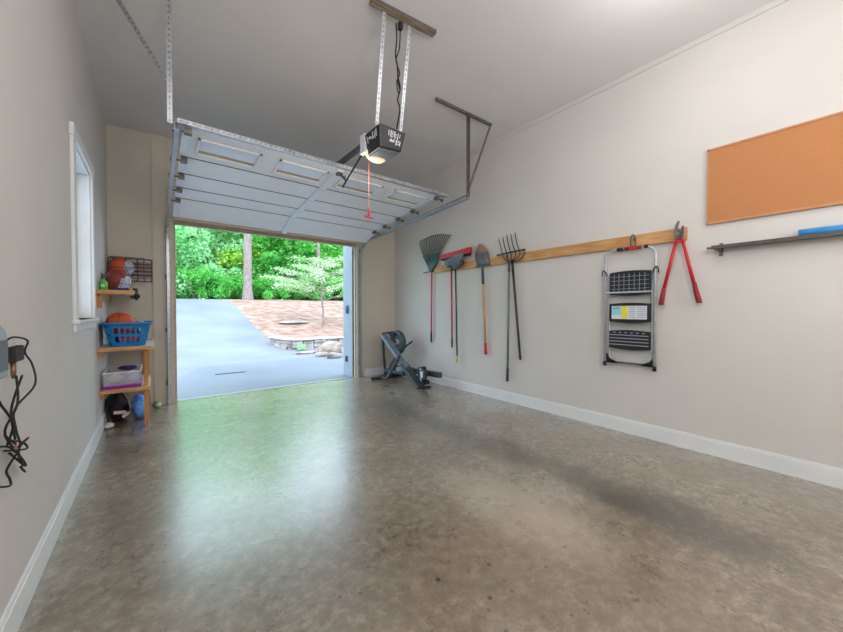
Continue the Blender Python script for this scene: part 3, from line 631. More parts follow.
# metal shelf + roll
t = thing('wall_shelf', 'narrow dark metal shelf below the cork board', 'shelf', (WX-.05, .2, 1.76))
bm = B(); box(bm, WX-.10, WX-.0, -.45, .745, 1.752, 1.764); box(bm, WX-.104, WX-.10, -.45, .745, 1.744, 1.772); obj('shelf_plate', bm, mat('dark_shelf_metal', srgb(92, 88, 82), .45, metal=.3, col2=srgb(78, 74, 68), scale=20), t)
for y in (.70, -.35):
    bm = B(); box(bm, WX-.006, WX, y-.012, y+.012, 1.69, 1.80); bar(bm, (WX-.003, y, 1.735), (WX-.085, y, 1.748), .018, .012); obj('bracket', bm, 'galvd', t)
bm = B(); tube(bm, [(WX-.05, .745, 1.76), (WX-.05, .785, 1.762)], .010, 10); obj('end_pin', bm, 'galvd', t)
bm = B(); tube(bm, [(WX-.055, .262, 1.7935), (WX-.055, -.40, 1.7935)], .029, 20)
tag(obj('wrapped_roll', bm, 'broll', smooth=True), 'bright blue wrapped roll lying on the dark metal shelf', 'roll')

# ------------------------------------------------------------------ charger and cords on left wall
t = thing('wall_charger', 'grey wall-mounted charger box with black cords at the photo left edge', 'charger', (L_, 1.85, 1.08))
bm = B(); prism(bm, [(L_, 1.62, 1.01), (L_, 1.775, 1.01), (L_, 1.79, 1.04), (L_, 1.79, 1.13), (L_, 1.77, 1.175), (L_, 1.72, 1.195), (L_, 1.62, 1.195)], (.05, 0, 0)); obj('housing', bm, 'charger', t, bevel=.01)
bm = B(); prism(bm, [(L_+.05, 1.63, 1.04), (L_+.05, 1.755, 1.04), (L_+.05, 1.755, 1.14), (L_+.05, 1.63, 1.14)], (.006, 0, 0)); obj('front_cover', bm, 'dgrey', t)
bm = B(); box(bm, L_, L_+.006, 1.80, 2.03, 1.00, 1.12); obj('outlet_plate', bm, 'plate', t)
bm = B(); box(bm, L_+.006, L_+.03, 1.95, 2.065, 1.04, 1.10); obj('plug', bm, 'blacksoft', t, bevel=.005)
bm = B(); lathe(bm, [(.008, 0), (.008, -.04), (.005, -.06)], (L_+.02, 1.97, 1.04), 'z', 12); obj('strain_relief', bm, 'brass', t, smooth=True)
cords = [[(y, z) for y, z in q] for q in (
 [(1.90,1.125),(1.95,1.138),(2.05,1.116),(2.147,1.063),(2.18,1.006),(2.14,.923),(2.01,.857),(1.947,.795),(1.932,.736)],
 [(1.965,.99),(1.905,.892),(1.891,.803),(1.909,.732)],
 [(1.97,.99),(1.965,.863),(1.938,.753)],
 [(1.76,.99),(1.797,.916),(1.851,.833),(1.909,.743)],
 [(1.829,.80),(1.877,.753),(1.979,.74),(2.04,.71),(2.001,.695),(1.876,.735)],
 [(1.907,.706),(2.001,.695),(2.023,.648),(1.984,.634),(1.93,.71)],
 [(1.788,.777),(1.887,.739),(1.95,.665),(2.072,.601),(2.05,.590),(1.926,.651)],
 [(1.93,.72),(2.03,.73),(2.05,.69),(1.98,.66),(1.91,.69)],
 [(1.886,.714),(1.90,.656),(1.87,.63),(1.80,.63),(1.74,.66)])]
cords = [[(L_+.014+.014*((i+k) % 3), y, z) for i, (y, z) in enumerate(q)] for k, q in enumerate(cords)]
X = L_+.03
for c in cords:
    bm = B(); tube(bm, smooth_path(c, 6), .0036, 8); obj('cord', bm, 'blacksoft', t, smooth=True)
bm = B(); tube(bm, [(X, 1.905, .72), (X+.003, 1.925, .732)], .005, 8); obj('cord_tie', bm, mat('orange_tie', srgb(186, 92, 60), .6), t)

# ------------------------------------------------------------------ pine shelving in the corner
SX0 = L_
t = thing('corner_shelf_unit', 'pine three-tier shelf unit built into the corner by the opening', 'shelf unit', (-.25, 5.0, 0))
def shelf(x1, y0, y1, z, rail_=.05):
    bm = B(); box(bm, SX0, x1, y0, y1, z-.018, z); s = obj('shelf', bm, 'shelfwood', t, bevel=.002)
    bm = B(); box(bm, SX0, x1, y0-.018, y0-.0005, z-rail_, z); obj('front_rail', bm, 'woodx', s, bevel=.002); return s
shelf(-.165, 4.55, 5.60, 1.438, .04); shelf(-.012, 4.52, 5.60, .864, .032); shelf(-.05, 4.62, 5.60, .43, .032)
for x, y in ((-.10, 4.655), (-.10, 5.52)):
    bm = B(); box(bm, x, x+.035, y, y+.085, 0, .845); obj('post', bm, 'woodz', t, bevel=.002)
for z, y0 in ((1.418, 4.54), (.844, 4.51), (.41, 4.61)):
    bm = B(); box(bm, L_, L_+.03, y0+.06, 5.60, z-.075, z-.004); obj('wall_cleat', bm, 'wood', t, bevel=.002)
bm = B(); box(bm, L_, L_+.035, 4.56, 4.60, 1.26, 1.375); obj('shelf_bracket', bm, 'woodz', t)
# ball builder
def ball(name, c, r, m, label, pale=False, rot=(0,0,0)):
    t = thing(name, label, 'ball', c)
    R = Matrix.Translation(c) @ Matrix.Rotation(rot[0], 4, 'X') @ Matrix.Rotation(rot[1], 4, 'Y') @ Matrix.Rotation(rot[2], 4, 'Z')
    bm = B(); bmesh.ops.create_uvsphere(bm, u_segments=32, v_segments=20, radius=r, matrix=R); obj('ball_skin', bm, m, t, smooth=True)
    bm = B(); rs = r*1.0
    rings = []
    for ax in range(2):
        rings.append([Vector((rs*math.cos(a), rs*math.sin(a), 0)) if ax == 0 else Vector((rs*math.cos(a), 0, rs*math.sin(a))) for a in [2*PI*k/48 for k in range(48)]])
    for sgn in (1, -1):
        rings.append([Vector((sgn*rs*math.sqrt(max(0, 1-(.55+.28*math.cos(2*a))**0*((.62*math.cos(a))**2+(.8*math.sin(a))**2))), .62*rs*math.cos(a), .8*rs*math.sin(a))) for a in [2*PI*k/48 for k in range(48)]])
    for ring in rings: tube(bm, [R @ p for p in ring], r*.018, 6, closed=True)
    obj('seams', bm, 'seam', t)
    if pale:
        bm = B(); bmesh.ops.create_uvsphere(bm, u_segments=32, v_segments=20, radius=r*1.004, matrix=R)
        bmesh.ops.delete(bm, geom=[v for v in bm.verts if (R.inverted() @ v.co).x < r*.60], context='VERTS'); obj('pale_panel', bm, 'silver', t, smooth=True)
    return t
ball('basketball', (-.325, 4.98, 1.5595), .12, 'ball2', 'maroon and silver basketball sitting on the top pine shelf', True, (.2, .3, -.5))
ball('basketball', (-.312, 5.44, 1.745), .12, 'ball', 'orange and silver ball held in the black wall rack', True, (.5, -.3, -.4))
ball('basketball', (-.292, 4.90, 1.090), .128, 'ball', 'bright orange basketball sticking up out of the blue laundry basket', False, (.5, .6, .3))
# wire rack on back wall
t = thing('wall_rack', 'black wire rack on the back wall above the top pine shelf', 'rack', (-.24, 5.6, 1.74))
bm = B(); y0, y1 = 5.30, 5.625
x0, x1, xm = L_+.004, -.20, -.028
def rect(bm, x0, x1, y, z0, z1, r=.006):
    for a, b in (((x0,y,z0),(x1,y,z0)),((x1,y,z0),(x1,y,z1)),((x1,y,z1),(x0,y,z1)),((x0,y,z1),(x0,y,z0))): bar(bm, a, b, r*2)
rect(bm, x0, xm, 5.625, 1.605, 1.885, .006); bar(bm, (-.168, 5.62, 1.605), (-.168, 5.62, 1.885), .012); obj('frame', bm, 'black', t)
bm = B()
for z in (1.655, 1.705, 1.755, 1.80, 1.84): bar(bm, (x0, 5.628, z), (xm, 5.628, z), .014, .026)
obj('slats', bm, 'rackpink', t)
bm = B()
for z in (1.68, 1.73, 1.78, 1.82): bar(bm, (x0, 5.618, z), (xm, 5.618, z), .008, .022)
obj('slats', bm, 'black', t)
bm = B(); zb = 1.618
for z in (zb, 1.86): 
    bar(bm, (L_+.05, 5.30, z), (-.10, 5.30, z), .008); bar(bm, (L_+.05, 5.30, z), (L_+.05, 5.61, z), .008); bar(bm, (-.10, 5.30, z), (-.10, 5.61, z), .008)
for x in (L_+.05, -.10): bar(bm, (x, 5.30, zb), (x, 5.30, 1.86), .008)
for k in range(1, 6): x = L_+.05+.296*k/6; bar(bm, (x, 5.30, zb), (x, 5.61, zb), .006)
bar(bm, (L_+.05, 5.30, 1.74), (-.10, 5.30, 1.74), .006); obj('basket', bm, 'black', t)
# items on top shelf
t = thing('spray_bottle', 'green bottle with dark nozzle at the wall end of the top shelf', 'bottle', (-.405, 4.68, 1.425))
bm = B(); lathe(bm, [(.028, 0), (.032, .01), (.032, .075), (.012, .105), (.012, .12)], (-.405, 4.66, 1.439), 'z', 16); obj('bottle_body', bm, 'lime', t, smooth=True)
bm = B(); lathe(bm, [(.014, .118), (.014, .145)], (-.405, 4.66, 1.439), 'z', 12); box(bm, -.42, -.36, 4.65, 4.67, 1.579, 1.604); obj('nozzle', bm, 'dgrey', t)
bm = B(); lathe(bm, [(.018, 0), (.018, -.004)], (-.405, 4.6285, 1.484), 'y', 14); obj('round_label', bm, 'limepale', t)
t = thing('shelf_clamp', 'small black clamp gripping the free end of the top pine shelf', 'clamp', (-.18, 4.6, 1.40))
bm = B(); box(bm, -.180, -.138, 4.60, 4.65, 1.439, 1.465); box(bm, -.162, -.138, 4.60, 4.65, 1.34, 1.453); box(bm, -.200, -.138, 4.60, 4.65, 1.355, 1.385); obj('jaw', bm, 'black', t, bevel=.004)
bm = B(); lathe(bm, [(.022, 0), (.028, -.012), (.01, -.022)], (-.146, 4.598, 1.382), 'y', 14); obj('knob', bm, 'blacksoft', t)
bm = B(); 
for k in range(5): x = -.37+.022*k; sphere(bm, (x+.05, 4.80-.01*k, 1.4568+.0*(k%2)), .0175, 1.2, 1, 1, 12, 8)
tag(obj('coiled_strap', bm, 'navy', smooth=True), 'dark coiled strap tucked below the maroon basketball', 'strap')

# laundry basket
bc = Vector((-.226, 4.86, .866))
t = thing('laundry_basket', 'blue slotted laundry basket on the middle pine shelf', 'laundry basket', tuple(bc))
def rr(hx, hy, z, n=6, r=.06):
    out = []
    for (sx, sy, a0) in ((1,1,0),(-1,1,PI/2),(-1,-1,PI),(1,-1,1.5*PI)):
        for k in range(n+1):
            a = a0+PI/2*k/n; out.append(Vector((bc.x+sx*(hx-r)+r*math.cos(a), bc.y+sy*(hy-r)+r*math.sin(a), bc.z+z)))
    return out
H = .235; hx = lambda z: .142+.045*z/H; hy = lambda z: .22+.05*z/H
# walls: solid bands with slot windows made from vertical strips
bm = B()
def band(z0, z1):
    a, b = rr(hx(z0), hy(z0), z0, 6), rr(hx(z1), hy(z1), z1, 6); A = [bm.verts.new(p) for p in a]; Bv = [bm.verts.new(p) for p in b]
    for j in range(len(A)): k = (j+1) % len(A); bm.faces.new((A[j], A[k], Bv[k], Bv[j]))
    return A
A = band(0, .045); bm.faces.new(A[::-1]); band(.105, .130); band(.190, H)
# uprights between the slots
for z0, z1 in ((.045, .105), (.130, .190)):
    for sy in (-1, 1):
        for k in range(7):
            u0 = -1+2*k/7+(.0 if k else 0); 
            for (ua, ub) in (((-1+.30*k)-.0, (-1+.30*k)+.14),):
                if k == 0: ua, ub = -.99, -.62
                elif k == 6: ua, ub = .66, .99
                else: ua, ub = -.62+.26*k-.06, -.62+.26*k+.04
                q = [(ua, z0), (ub, z0), (ub, z1), (ua, z1)]
                vs = [bm.verts.new((bc.x+(hx(z)-.0)*u*.97, bc.y+sy*(hy(z)-.001-(.018 if abs(u) > .9 else 0)), bc.z+z)) for u, z in q]; bm.faces.new(vs)
    for sx in (-1, 1):
        for k in range(9):
            ua, ub = -.95+1.9*k/9, -.95+1.9*k/9+.12
            vs = [bm.verts.new((bc.x+sx*(hx(z)-.001), bc.y+hy(z)*u, bc.z+z)) for u, z in ((ua, z0), (ub, z0), (ub, z1), (ua, z1))]; bm.faces.new(vs)
o = obj('basket_shell', bm, 'blue', t); s = o.modifiers.new('th', 'SOLIDIFY'); s.thickness = .003; s.offset = -1
bm = B(); tube(bm, rr(hx(H)+.012, hy(H)+.012, H), .012, 8, closed=True); obj('rim', bm, 'blue', t, smooth=True)
bm = B(); sphere(bm, (bc.x+.015, bc.y-.03, bc.z+.062), .10, 1.15, 1.6, .42)
for v in bm.verts: v.co += Vector((1,1,1))*.02*mnoise.noise(v.co*14)
tag(obj('folded_clothes', bm, 'pinkcloth', smooth=True), 'pink and red clothing seen through the slots of the blue basket', 'clothing')
bm = B(); sphere(bm, (bc.x+.085, bc.y+.14, bc.z+.205), .065, 1, 1.3, .55)
for v in bm.verts: v.co += Vector((1,1,1))*.015*mnoise.noise(v.co*18)
tag(obj('white_towel', bm, 'cloth', smooth=True), 'white cloth heaped at the right rim of the blue basket', 'towel')
# bin on low shelf
zc_ = .4315
t = thing('storage_bin', 'clear plastic bin with purple base on the lowest pine shelf', 'bin', (-.26, 4.9, zc_))
bm = B(); box(bm, -.425, -.125, 4.66, 5.15, zc_, zc_+.035); obj('base_tray', bm, 'purple', t, bevel=.006)
bm = B(); th = .004; zt = zc_+.165
for b in ((-.42, -.13, 4.665, 4.669), (-.42, -.13, 5.141, 5.145), (-.42, -.416, 4.665, 5.145), (-.134, -.13, 4.665, 5.145)): box(bm, b[0], b[1], b[2], b[3], zc_+.035, zt)
obj('clear_wall', bm, 'clearbin', t)
bm = B()
for a, b in (((-.422,4.662,zt),(-.128,4.662,zt)),((-.128,4.662,zt),(-.128,5.148,zt)),((-.128,5.148,zt),(-.422,5.148,zt)),((-.422,5.148,zt),(-.422,4.662,zt))): bar(bm, a, b, .012)
obj('rim', bm, 'white', t)
def lump(name, c, r, s, m, label, cat, f=12, amp=.02, group=None):
    bm = B(); sphere(bm, (0,0,0), r, *s, u=24, v=16)
    for v in bm.verts: v.co += v.co.normalized()*amp*mnoise.noise((v.co+Vector(c))*f)
    for v in bm.verts: v.co += Vector(c)
    return tag(obj(name, bm, m, smooth=True), label, cat, group)
lump('folded_cloth', (-.33, 4.80, zc_+.085), .075, (1, 1.3, .6), 'cloth', 'cream cloth at the wall side inside the clear bin', 'cloth')
lump('folded_cloth', (-.195, 4.80, zc_+.10), .058, (1, 1.6, .95), 'lavcloth', 'lavender patterned cloth at the outer side inside the clear bin', 'cloth')
lump('folded_cloth', (-.24, 4.92, zc_+.178), .065, (1.3, 1.2, .4), 'navy', 'navy cloth heaped on top of the clear bin contents', 'cloth', amp=.012)
# bags on floor
t = thing('sports_bag', 'black sports bag with pink straps on the floor under the shelves', 'bag', (-.33, 5.05, 0))
bm = B(); sphere(bm, (0,0,0), .17, .55, 1.25, .86, 24, 16)
for v in bm.verts:
    v.co += v.co.normalized()*.03*mnoise.noise(v.co*9); v.co += Vector((-.348, 5.16, .15)); v.co.z = max(.004, v.co.z)
obj('bag_body', bm, 'bagblack', t, smooth=True)
bm = B(); tube(bm, smooth_path([(-.42, 4.95, .12), (-.40, 4.93, .30), (-.34, 4.93, .355), (-.29, 4.94, .32), (-.27, 4.98, .24)], 6), .008, 8); obj('carry_strap', bm, 'bagblack', t, smooth=True)
bm = B(); bar(bm, (-.36, 4.878, .14), (-.26, 4.885, .13), .02, .03); bar(bm, (-.29, 4.885, .08), (-.235, 4.90, .12), .02, .025); obj('pale_strap', bm, mat('dusty_pink', srgb(214, 184, 190), .7), t)
t = thing('blue_bag', 'crumpled bright blue bag on the floor between black bag and pine post', 'bag', (-.17, 5.1, 0))
bm = B(); sphere(bm, (0,0,0), .165, .46, 1.05, .80, 24, 16)
for v in bm.verts:
    v.co += v.co.normalized()*.035*mnoise.noise(v.co*11); v.co += Vector((-.150, 5.08, .135)); v.co.z = max(.004, v.co.z)
obj('bag_body', bm, 'bagblue', t, smooth=True)
bm = B()
for a, b in (((-.215, 4.955, .17), (-.145, 4.955, .215)), ((-.20, 4.95, .10), (-.10, 4.965, .085)), ((-.19, 4.955, .125), (-.12, 4.955, .15))): tube(bm, [a, b], .006, 6)
obj('pale_stripes', bm, 'labelc', t)
lump('shoe', (-.395, 4.82, .028), .042, (1, 1.8, .62), 'cloth', 'small pale shoe on the floor at the foot of the left wall', 'shoe', amp=.006)
t = thing('garden_toy', 'pale green plastic toy on the floor beside the pine post', 'toy', (.03, 5.5, 0))
bm = B(); sphere(bm, (.015, 5.46, .035), .04, 1, 1.5, .85); obj('toy_body', bm, 'limepale', t, smooth=True)
bm = B(); tube(bm, smooth_path([(-.03, 5.46, .02), (-.02, 5.44, .07), (.02, 5.43, .075)], 5), .006, 8); obj('toy_handle', bm, 'teal', t, smooth=True)
# ------------------------------------------------------------------ rowing machine
t = thing('rowing_machine', 'folded grey rowing machine standing in the corner right of the opening', 'rowing machine', (3.35, 4.9, 0))
bm = B(); bar(bm, (3.02, 5.26, .025), (3.64, 5.30, .025), .045, .04); obj('front_foot', bm, 'rowdark', t, bevel=.005)
for x, y in ((3.02, 5.26), (3.64, 5.30)):
    bm = B(); tube(bm, [(x-.02, y, .026), (x+.02, y, .026)], .026, 12); obj('foot_wheel', bm, 'blacksoft', t)
bm = B(); bar(bm, (3.19, 5.20, .82), (3.33, 5.33, .05), .035, .055); obj('upright', bm, 'rowdark', t, bevel=.004)
bm = B(); bar(bm, (3.185, 5.17, .80), (3.24, 4.20, .05), .105, .06, up=(0,1,1)); obj('leaning_beam', bm, 'rowgrey', t, bevel=.008)
bm = B(); bar(bm, (3.222, 4.60, .352), (3.247, 4.16, .03), .125, .066, up=(0,1,1)); obj('beam_end_cap', bm, 'rowdark', t, bevel=.006)
bm = B(); bar(bm, (3.36, 5.32, .06), (3.40, 5.00, .50), .035, .05); bar(bm, (3.40, 5.0, .50), (3.44, 4.80, .62), .03, .03); bar(bm, (3.10, 4.92, .07), (3.145, 4.60, .49), .035, .04); bar(bm, (3.10, 4.92, .07), (3.20, 5.28, .04), .035, .04); obj('brace', bm, 'rowdark', t, bevel=.004)
bm = B(); bar(bm, (3.33, 5.14, .80), (3.33, 4.86, .42), .05, .05); obj('flywheel_stay', bm, 'rowgrey', t, bevel=.004)
FC = Vector((3.40, 5.03, .665))
bm = B(); k = 36; prof = [(.155, -.05), (.20, -.045), (.215, 0), (.20, .045), (.155, .05), (.15, 0)]
rings = [[bm.verts.new(FC+Vector((h, r*math.cos(2*PI*j/k), r*math.sin(2*PI*j/k)))) for j in range(k)] for r, h in prof]
for i in range(6):
    A, Bq = rings[i], rings[(i+1) % 6]
    for j in range(k): bm.faces.new((A[j], A[(j+1) % k], Bq[(j+1) % k], Bq[j]))
obj('flywheel_housing', bm, 'rowgreen', t, smooth=True)
bm = B(); 
for j in range(6): a = PI*j/6; d = Vector((0, math.cos(a), math.sin(a)))*.155; bar(bm, FC-d, FC+d, .012, .02, up=(1,0,0))
obj('spokes', bm, 'rowgrey', t)
bm = B(); lathe(bm, [(.055, .03), (.055, -.04), (.03, -.055)], FC, 'x', 18); obj('hub', bm, 'paper', t)
bm = B(); bar(bm, (3.19, 5.2, .82), (3.42, 5.12, .85), .035, .03); bar(bm, (3.19, 5.2, .79), (3.38, 5.0, .60), .03, .04); bar(bm, (3.26, 5.1, .84), (3.30, 4.95, .68), .05, .03); obj('top_bracket', bm, 'rowdark', t)
bm = B(); tube(bm, [(3.46, 4.93, .57), (3.56, 4.80, .69)], .016, 10); obj('handle', bm, 'rowdark', t)
bm = B(); bar(bm, (3.47, 5.28, .17), (3.46, 3.93, .235), .06, .085); obj('monorail', bm, mat('dark_green_rail', srgb(58, 72, 68), .45), t, bevel=.006)
bm = B(); bar(bm, (3.30, 5.30, .14), (3.42, 4.75, .14), .05, .06); bar(bm, (3.33, 4.75, .18), (3.46, 4.62, .2), .16, .10); obj('lower_frame', bm, 'rowdark', t, bevel=.006)
bm = B(); box(bm, 3.30, 3.40, 4.20, 4.32, .05, .33); box(bm, 3.27, 3.34, 4.10, 4.24, .16, .30); obj('seat_carriage', bm, 'rowdark', t, bevel=.02)
for dy, z in ((4.17, .10), (4.33, .10), (4.25, .30)):
    bm = B(); lathe(bm, [(.02, -.035), (.038, -.03), (.038, .03), (.02, .035)], (3.37, dy, z), 'x', 16); obj('seat_roller', bm, 'blacksoft', t, smooth=True)
bm = B(); box(bm, 3.295, 3.30, 4.21, 4.25, .07, .31); box(bm, 3.265, 3.27, 4.14, 4.20, .18, .28); obj('roller_guide', bm, 'paper', t)
bm = B(); bar(bm, (3.36, 4.26, .05), (3.36, 4.26, .012), .05); bar(bm, (3.28, 4.18, .012), (3.46, 4.2, .012), .06, .022); obj('rear_foot', bm, 'blacksoft', t)
bm = B(); hexa(bm, [(3.25,4.55,.24),(3.34,4.55,.24),(3.34,4.85,.18),(3.25,4.85,.18),(3.25,4.57,.33),(3.34,4.57,.33),(3.34,4.87,.25),(3.25,4.87,.25)]); obj('foot_plate', bm, 'rowgrey', t, bevel=.008)
bm = B(); box(bm, 3.50, 3.60, 5.34, 5.38, .02, .20); box(bm, 3.47, 3.63, 5.33, 5.39, .0, .03); obj('rear_stand', bm, 'blacksoft', t)

# ------------------------------------------------------------------ ceiling lamps (out of frame; all but one added as fill)
def lamp(x, y, lab):
    z = ceilz(x)
    t = thing('ceiling_light', lab, 'ceiling light', (x, y, z))
    bm = B(); lathe(bm, [(.19, 0), (.19, -.02), (.17, -.03)], (x, y, z-.003), 'z', 28); obj('base_ring', bm, 'white', t, smooth=True)
    bm = B(); lathe(bm, [(.165, -.03), (.16, -.06), (.13, -.09), (.08, -.11), (0.001, -.118)], (x, y, z-.003), 'z', 28); obj('dome', bm, 'dome', t, smooth=True)
LAMPS = [(2.55, .62, 17), (.45, .55, 27)]  # first matches the glow on the ceiling; second is added fill
for (x, y, e), lb in zip(LAMPS, ('round white dome light on the ceiling above the cork board end', 'unseen dome light added to the ceiling by the left wall')): lamp(x, y, lb)

def pendant(x, y, z, lab, e):  # unseen hanging globes, added to brighten ceiling and walls
    t = thing('fill_pendant', lab, 'fill lamp', (x, y, z))
    bm = B(); tube(bm, [(x, y, ceilz(x)-.004), (x, y, z+.14)], .006, 8); lathe(bm, [(.05, 0), (.05, -.02)], (x, y, ceilz(x)-.002), 'z', 16); obj('cord', bm, 'black', t)
    bm = B(); lathe(bm, [(.02, .15), (.06, .135), (.07, .115)], (x, y, z), 'z', 20); obj('cap', bm, 'galv', t)
    bm = B(); sphere(bm, (x, y, z), .13); obj('globe', bm, 'dome', t, smooth=True)
    FILL_PEND.append((x, y, z, e))
FILL_PEND = []
pendant(.7, -1.1, 2.25, 'unseen white globe lamp added for fill light at the rear of the garage near the left wall', 64)
pendant(2.6, -1.1, 2.25, 'unseen white globe lamp added for fill light at the rear of the garage near the right wall', 42)

# ------------------------------------------------------------------ outdoors
def hz(y):
    pts = [(5.7, -.02), (9.5, 0), (11, .05), (12.3, .15), (14, .42), (16, .80), (18, 1.26), (20, 1.68), (22, 1.84), (26, 1.94), (32, 1.98), (70, 2.0)]
    for (a, za), (b, zb) in zip(pts, pts[1:]):
        if y <= b: f = max(0, (y-a)/(b-a)); return za+(zb-za)*f
    return 2.0
def grid(name, xs, ys, zf, m):
    bm = B(); vs = [[bm.verts.new((x, y, zf(x, y))) for x in xs] for y in ys]
    for a, b in zip(vs, vs[1:]):
        for j in range(len(xs)-1): bm.faces.new((a[j], a[j+1], b[j+1], b[j]))
    o = obj(name, bm, m, smooth=True); o['kind'] = 'structure'; return o
fr = lambda a, b, n: [a+(b-a)*i/n for i in range(n+1)]
ysd = [5.745]+fr(6, 40, 68)
grid('driveway', fr(-5, 1, 6)+fr(1.5, 16, 28), [5.745]+fr(6, 10.6, 10), lambda x, y: hz(y), 'asphalt')
def xedge(y): return 3.16 if y < 14 else 3.16-.0*(y-14)
bm = B(); ys = fr(10.6, 46, 70); vs = [[bm.verts.new((x if x < 3 else 3.17, y, hz(y))) for x in fr(-5, 3.17, 8)] for y in ys]
for a, b in zip(vs, vs[1:]):
    for j in range(8): bm.faces.new((a[j], a[j+1], b[j+1], b[j]))
o = obj('driveway_slope', bm, 'asphalt', smooth=True); o['kind'] = 'structure'
def mz(x, y):
    if x < 3.12: return hz(y)-.04
    e = min(1, max(0, (x-3.17)/.5))
    z = max(hz(y)+.03*e, .30 if y < 13.0 else 0)
    if y > 12.0 : z = max(hz(y)+.02, .30-(y-12)*.05*0) if y < 13.3 else hz(y)+.02
    return z+.05*e*mnoise.noise(Vector((x*.5, y*.5, 0)))
ysm = fr(10.62, 20, 36)+fr(21, 70, 30)
grid('mulch_bed', [3.10, 3.17, 3.3]+fr(3.6, 12, 24)+fr(13, 40, 20), ysm, mz, 'mulch')
grid('far_ground', fr(-40, -5, 10), fr(5.8, 70, 30), lambda x, y: hz(y)-.02, 'grassg')
# crack seal on the drive
bm = B(); bar(bm, (.90, 7.60, .0), (1.42, 7.58, .0), .05, .008); o = obj('driveway_crack', bm, 'drain'); o['kind'] = 'structure'
# stone retaining wall
t = thing('stone_wall', 'low dry-stacked stone retaining wall with pale cap beside the driveway', 'stone wall', (3.5, 10.6, 0))
path = [(3.10, 12.1), (3.16, 11.4), (3.26, 10.55), (3.9, 10.5), (4.7, 10.5), (5.6, 10.52), (6.8, 10.6), (8.5, 10.8)]
bm = B(); seg = []
for (a, b) in zip(path, path[1:]):
    Ld = math.dist(a, b); n = max(1, int(Ld/.28))
    for k in range(n): seg.append(((a[0]+(b[0]-a[0])*k/n, a[1]+(b[1]-a[1])*k/n), (a[0]+(b[0]-a[0])*(k+1)/n, a[1]+(b[1]-a[1])*(k+1)/n)))
for (a, b) in seg:
    z = hz(a[1])-.03
    while z < .30:
        hh = random.uniform(.06, .11); hh = min(hh, .315-z) 
        if hh < .02: break
        j = random.uniform(-.02, .02)
        A_ = Vector((a[0]+j*.5, a[1]+j, z+hh/2)); B_ = Vector((b[0]+j*.5, b[1]+j, z+hh/2)); d = (B_-A_)*.04
        bar(bm, A_+d, B_-d, .20+random.uniform(-.03, .03), hh-.008); z += hh
obj('stacked_stones', bm, 'stone', t, bevel=.012)
bm = B()
for (a, b) in zip(path, path[1:]): bar(bm, (a[0], a[1], .335), (b[0], b[1], .335), .28, .04)
obj('cap_stones', bm, 'cap', t, bevel=.01)
rk = 'pale boulders in front of the stone wall'
def rock(x, y, r, s, lab):
    bm = B(); bmesh.ops.create_icosphere(bm, subdivisions=3, radius=r)
    for v in bm.verts:
        c = v.co.copy(); k = 1+.35*mnoise.noise(c/r*.9+Vector((x*3, y*3, 0)))+.12*mnoise.noise(c/r*3+Vector((x, y, 5))); v.co = Vector((c.x*s[0], c.y*s[1], c.z*s[2]))*k+Vector((x, y, hz(y)+r*s[2]*.6))
    tag(obj('boulder', bm, 'rock', smooth=False), lab, 'boulder', rk)
rock(3.95, 9.35, .30, (1.2, .9, .72), 'large pale rounded boulder, biggest in front of the stone wall')
rock(4.62, 9.0, .30, (1.1, .9, .62), 'flat pale boulder right beside the exterior door trim')
rock(3.55, 8.85, .14, (1.3, .9, .5), 'small pale stone at the driveway side of the boulders')
rock(3.66, 8.35, .16, (1.2, .9, .6), 'small rounded stone in front of the largest boulder')
rock(4.15, 8.35, .17, (1.2, .9, .6), 'small stone closest to the garage by the door trim')
rock(3.35, 9.6, .13, (2.2, 1.0, .35), 'flat stepping stone lying at the driveway edge')
# fern-like plant at the wall
t = thing('hosta_plant', 'small blue-green leafy plant at the foot of the stone wall', 'plant', (3.42, 10.1, 0))
bm = B()
for k in range(46):
    a = random.uniform(0, 2*PI); l = random.uniform(.14, .28); e = random.uniform(.5, 1.3); c = Vector((3.42, 10.15, .03)); d = Vector((math.cos(a)*math.cos(e), math.sin(a)*math.cos(e), math.sin(e)))
    s = d.cross(Vector((0,0,1))).normalized()*.03; p1 = c+d*l*.6; p2 = c+d*l+Vector((0,0,-.04))
    vs = [bm.verts.new(p) for p in (c-s*.3, p1-s, p2, p1+s, c+s*.3)]; bm.faces.new(vs)
obj('leaves', bm, 'leafp', t)
# exterior jamb return and keypad
wb('trim_6', 'extwhite', (2.90, 3.06, YB+.15, 6.18, -.02, 2.75), (2.90, 3.06, YB+.12, YB+.15, 0, 2.75))
t = thing('door_keypad', 'blue-grey keypad box on the pale exterior trim right of the opening', 'keypad', (2.88, 5.99, 1.26))
bm = B(); box(bm, 2.872, 2.90, 5.95, 6.03, 1.17, 1.33); obj('case', bm, 'keypad', t, bevel=.005)
bm = B(); box(bm, 2.868, 2.873, 5.965, 6.015, 1.19, 1.29); obj('cover', bm, 'dgrey', t)
bm = B(); box(bm, 2.87, 2.90, 6.0, 6.05, .25, .36); tag(obj('safety_sensor', bm, 'dgrey', bevel=.004), 'small dark sensor low on the pale exterior trim', 'sensor')

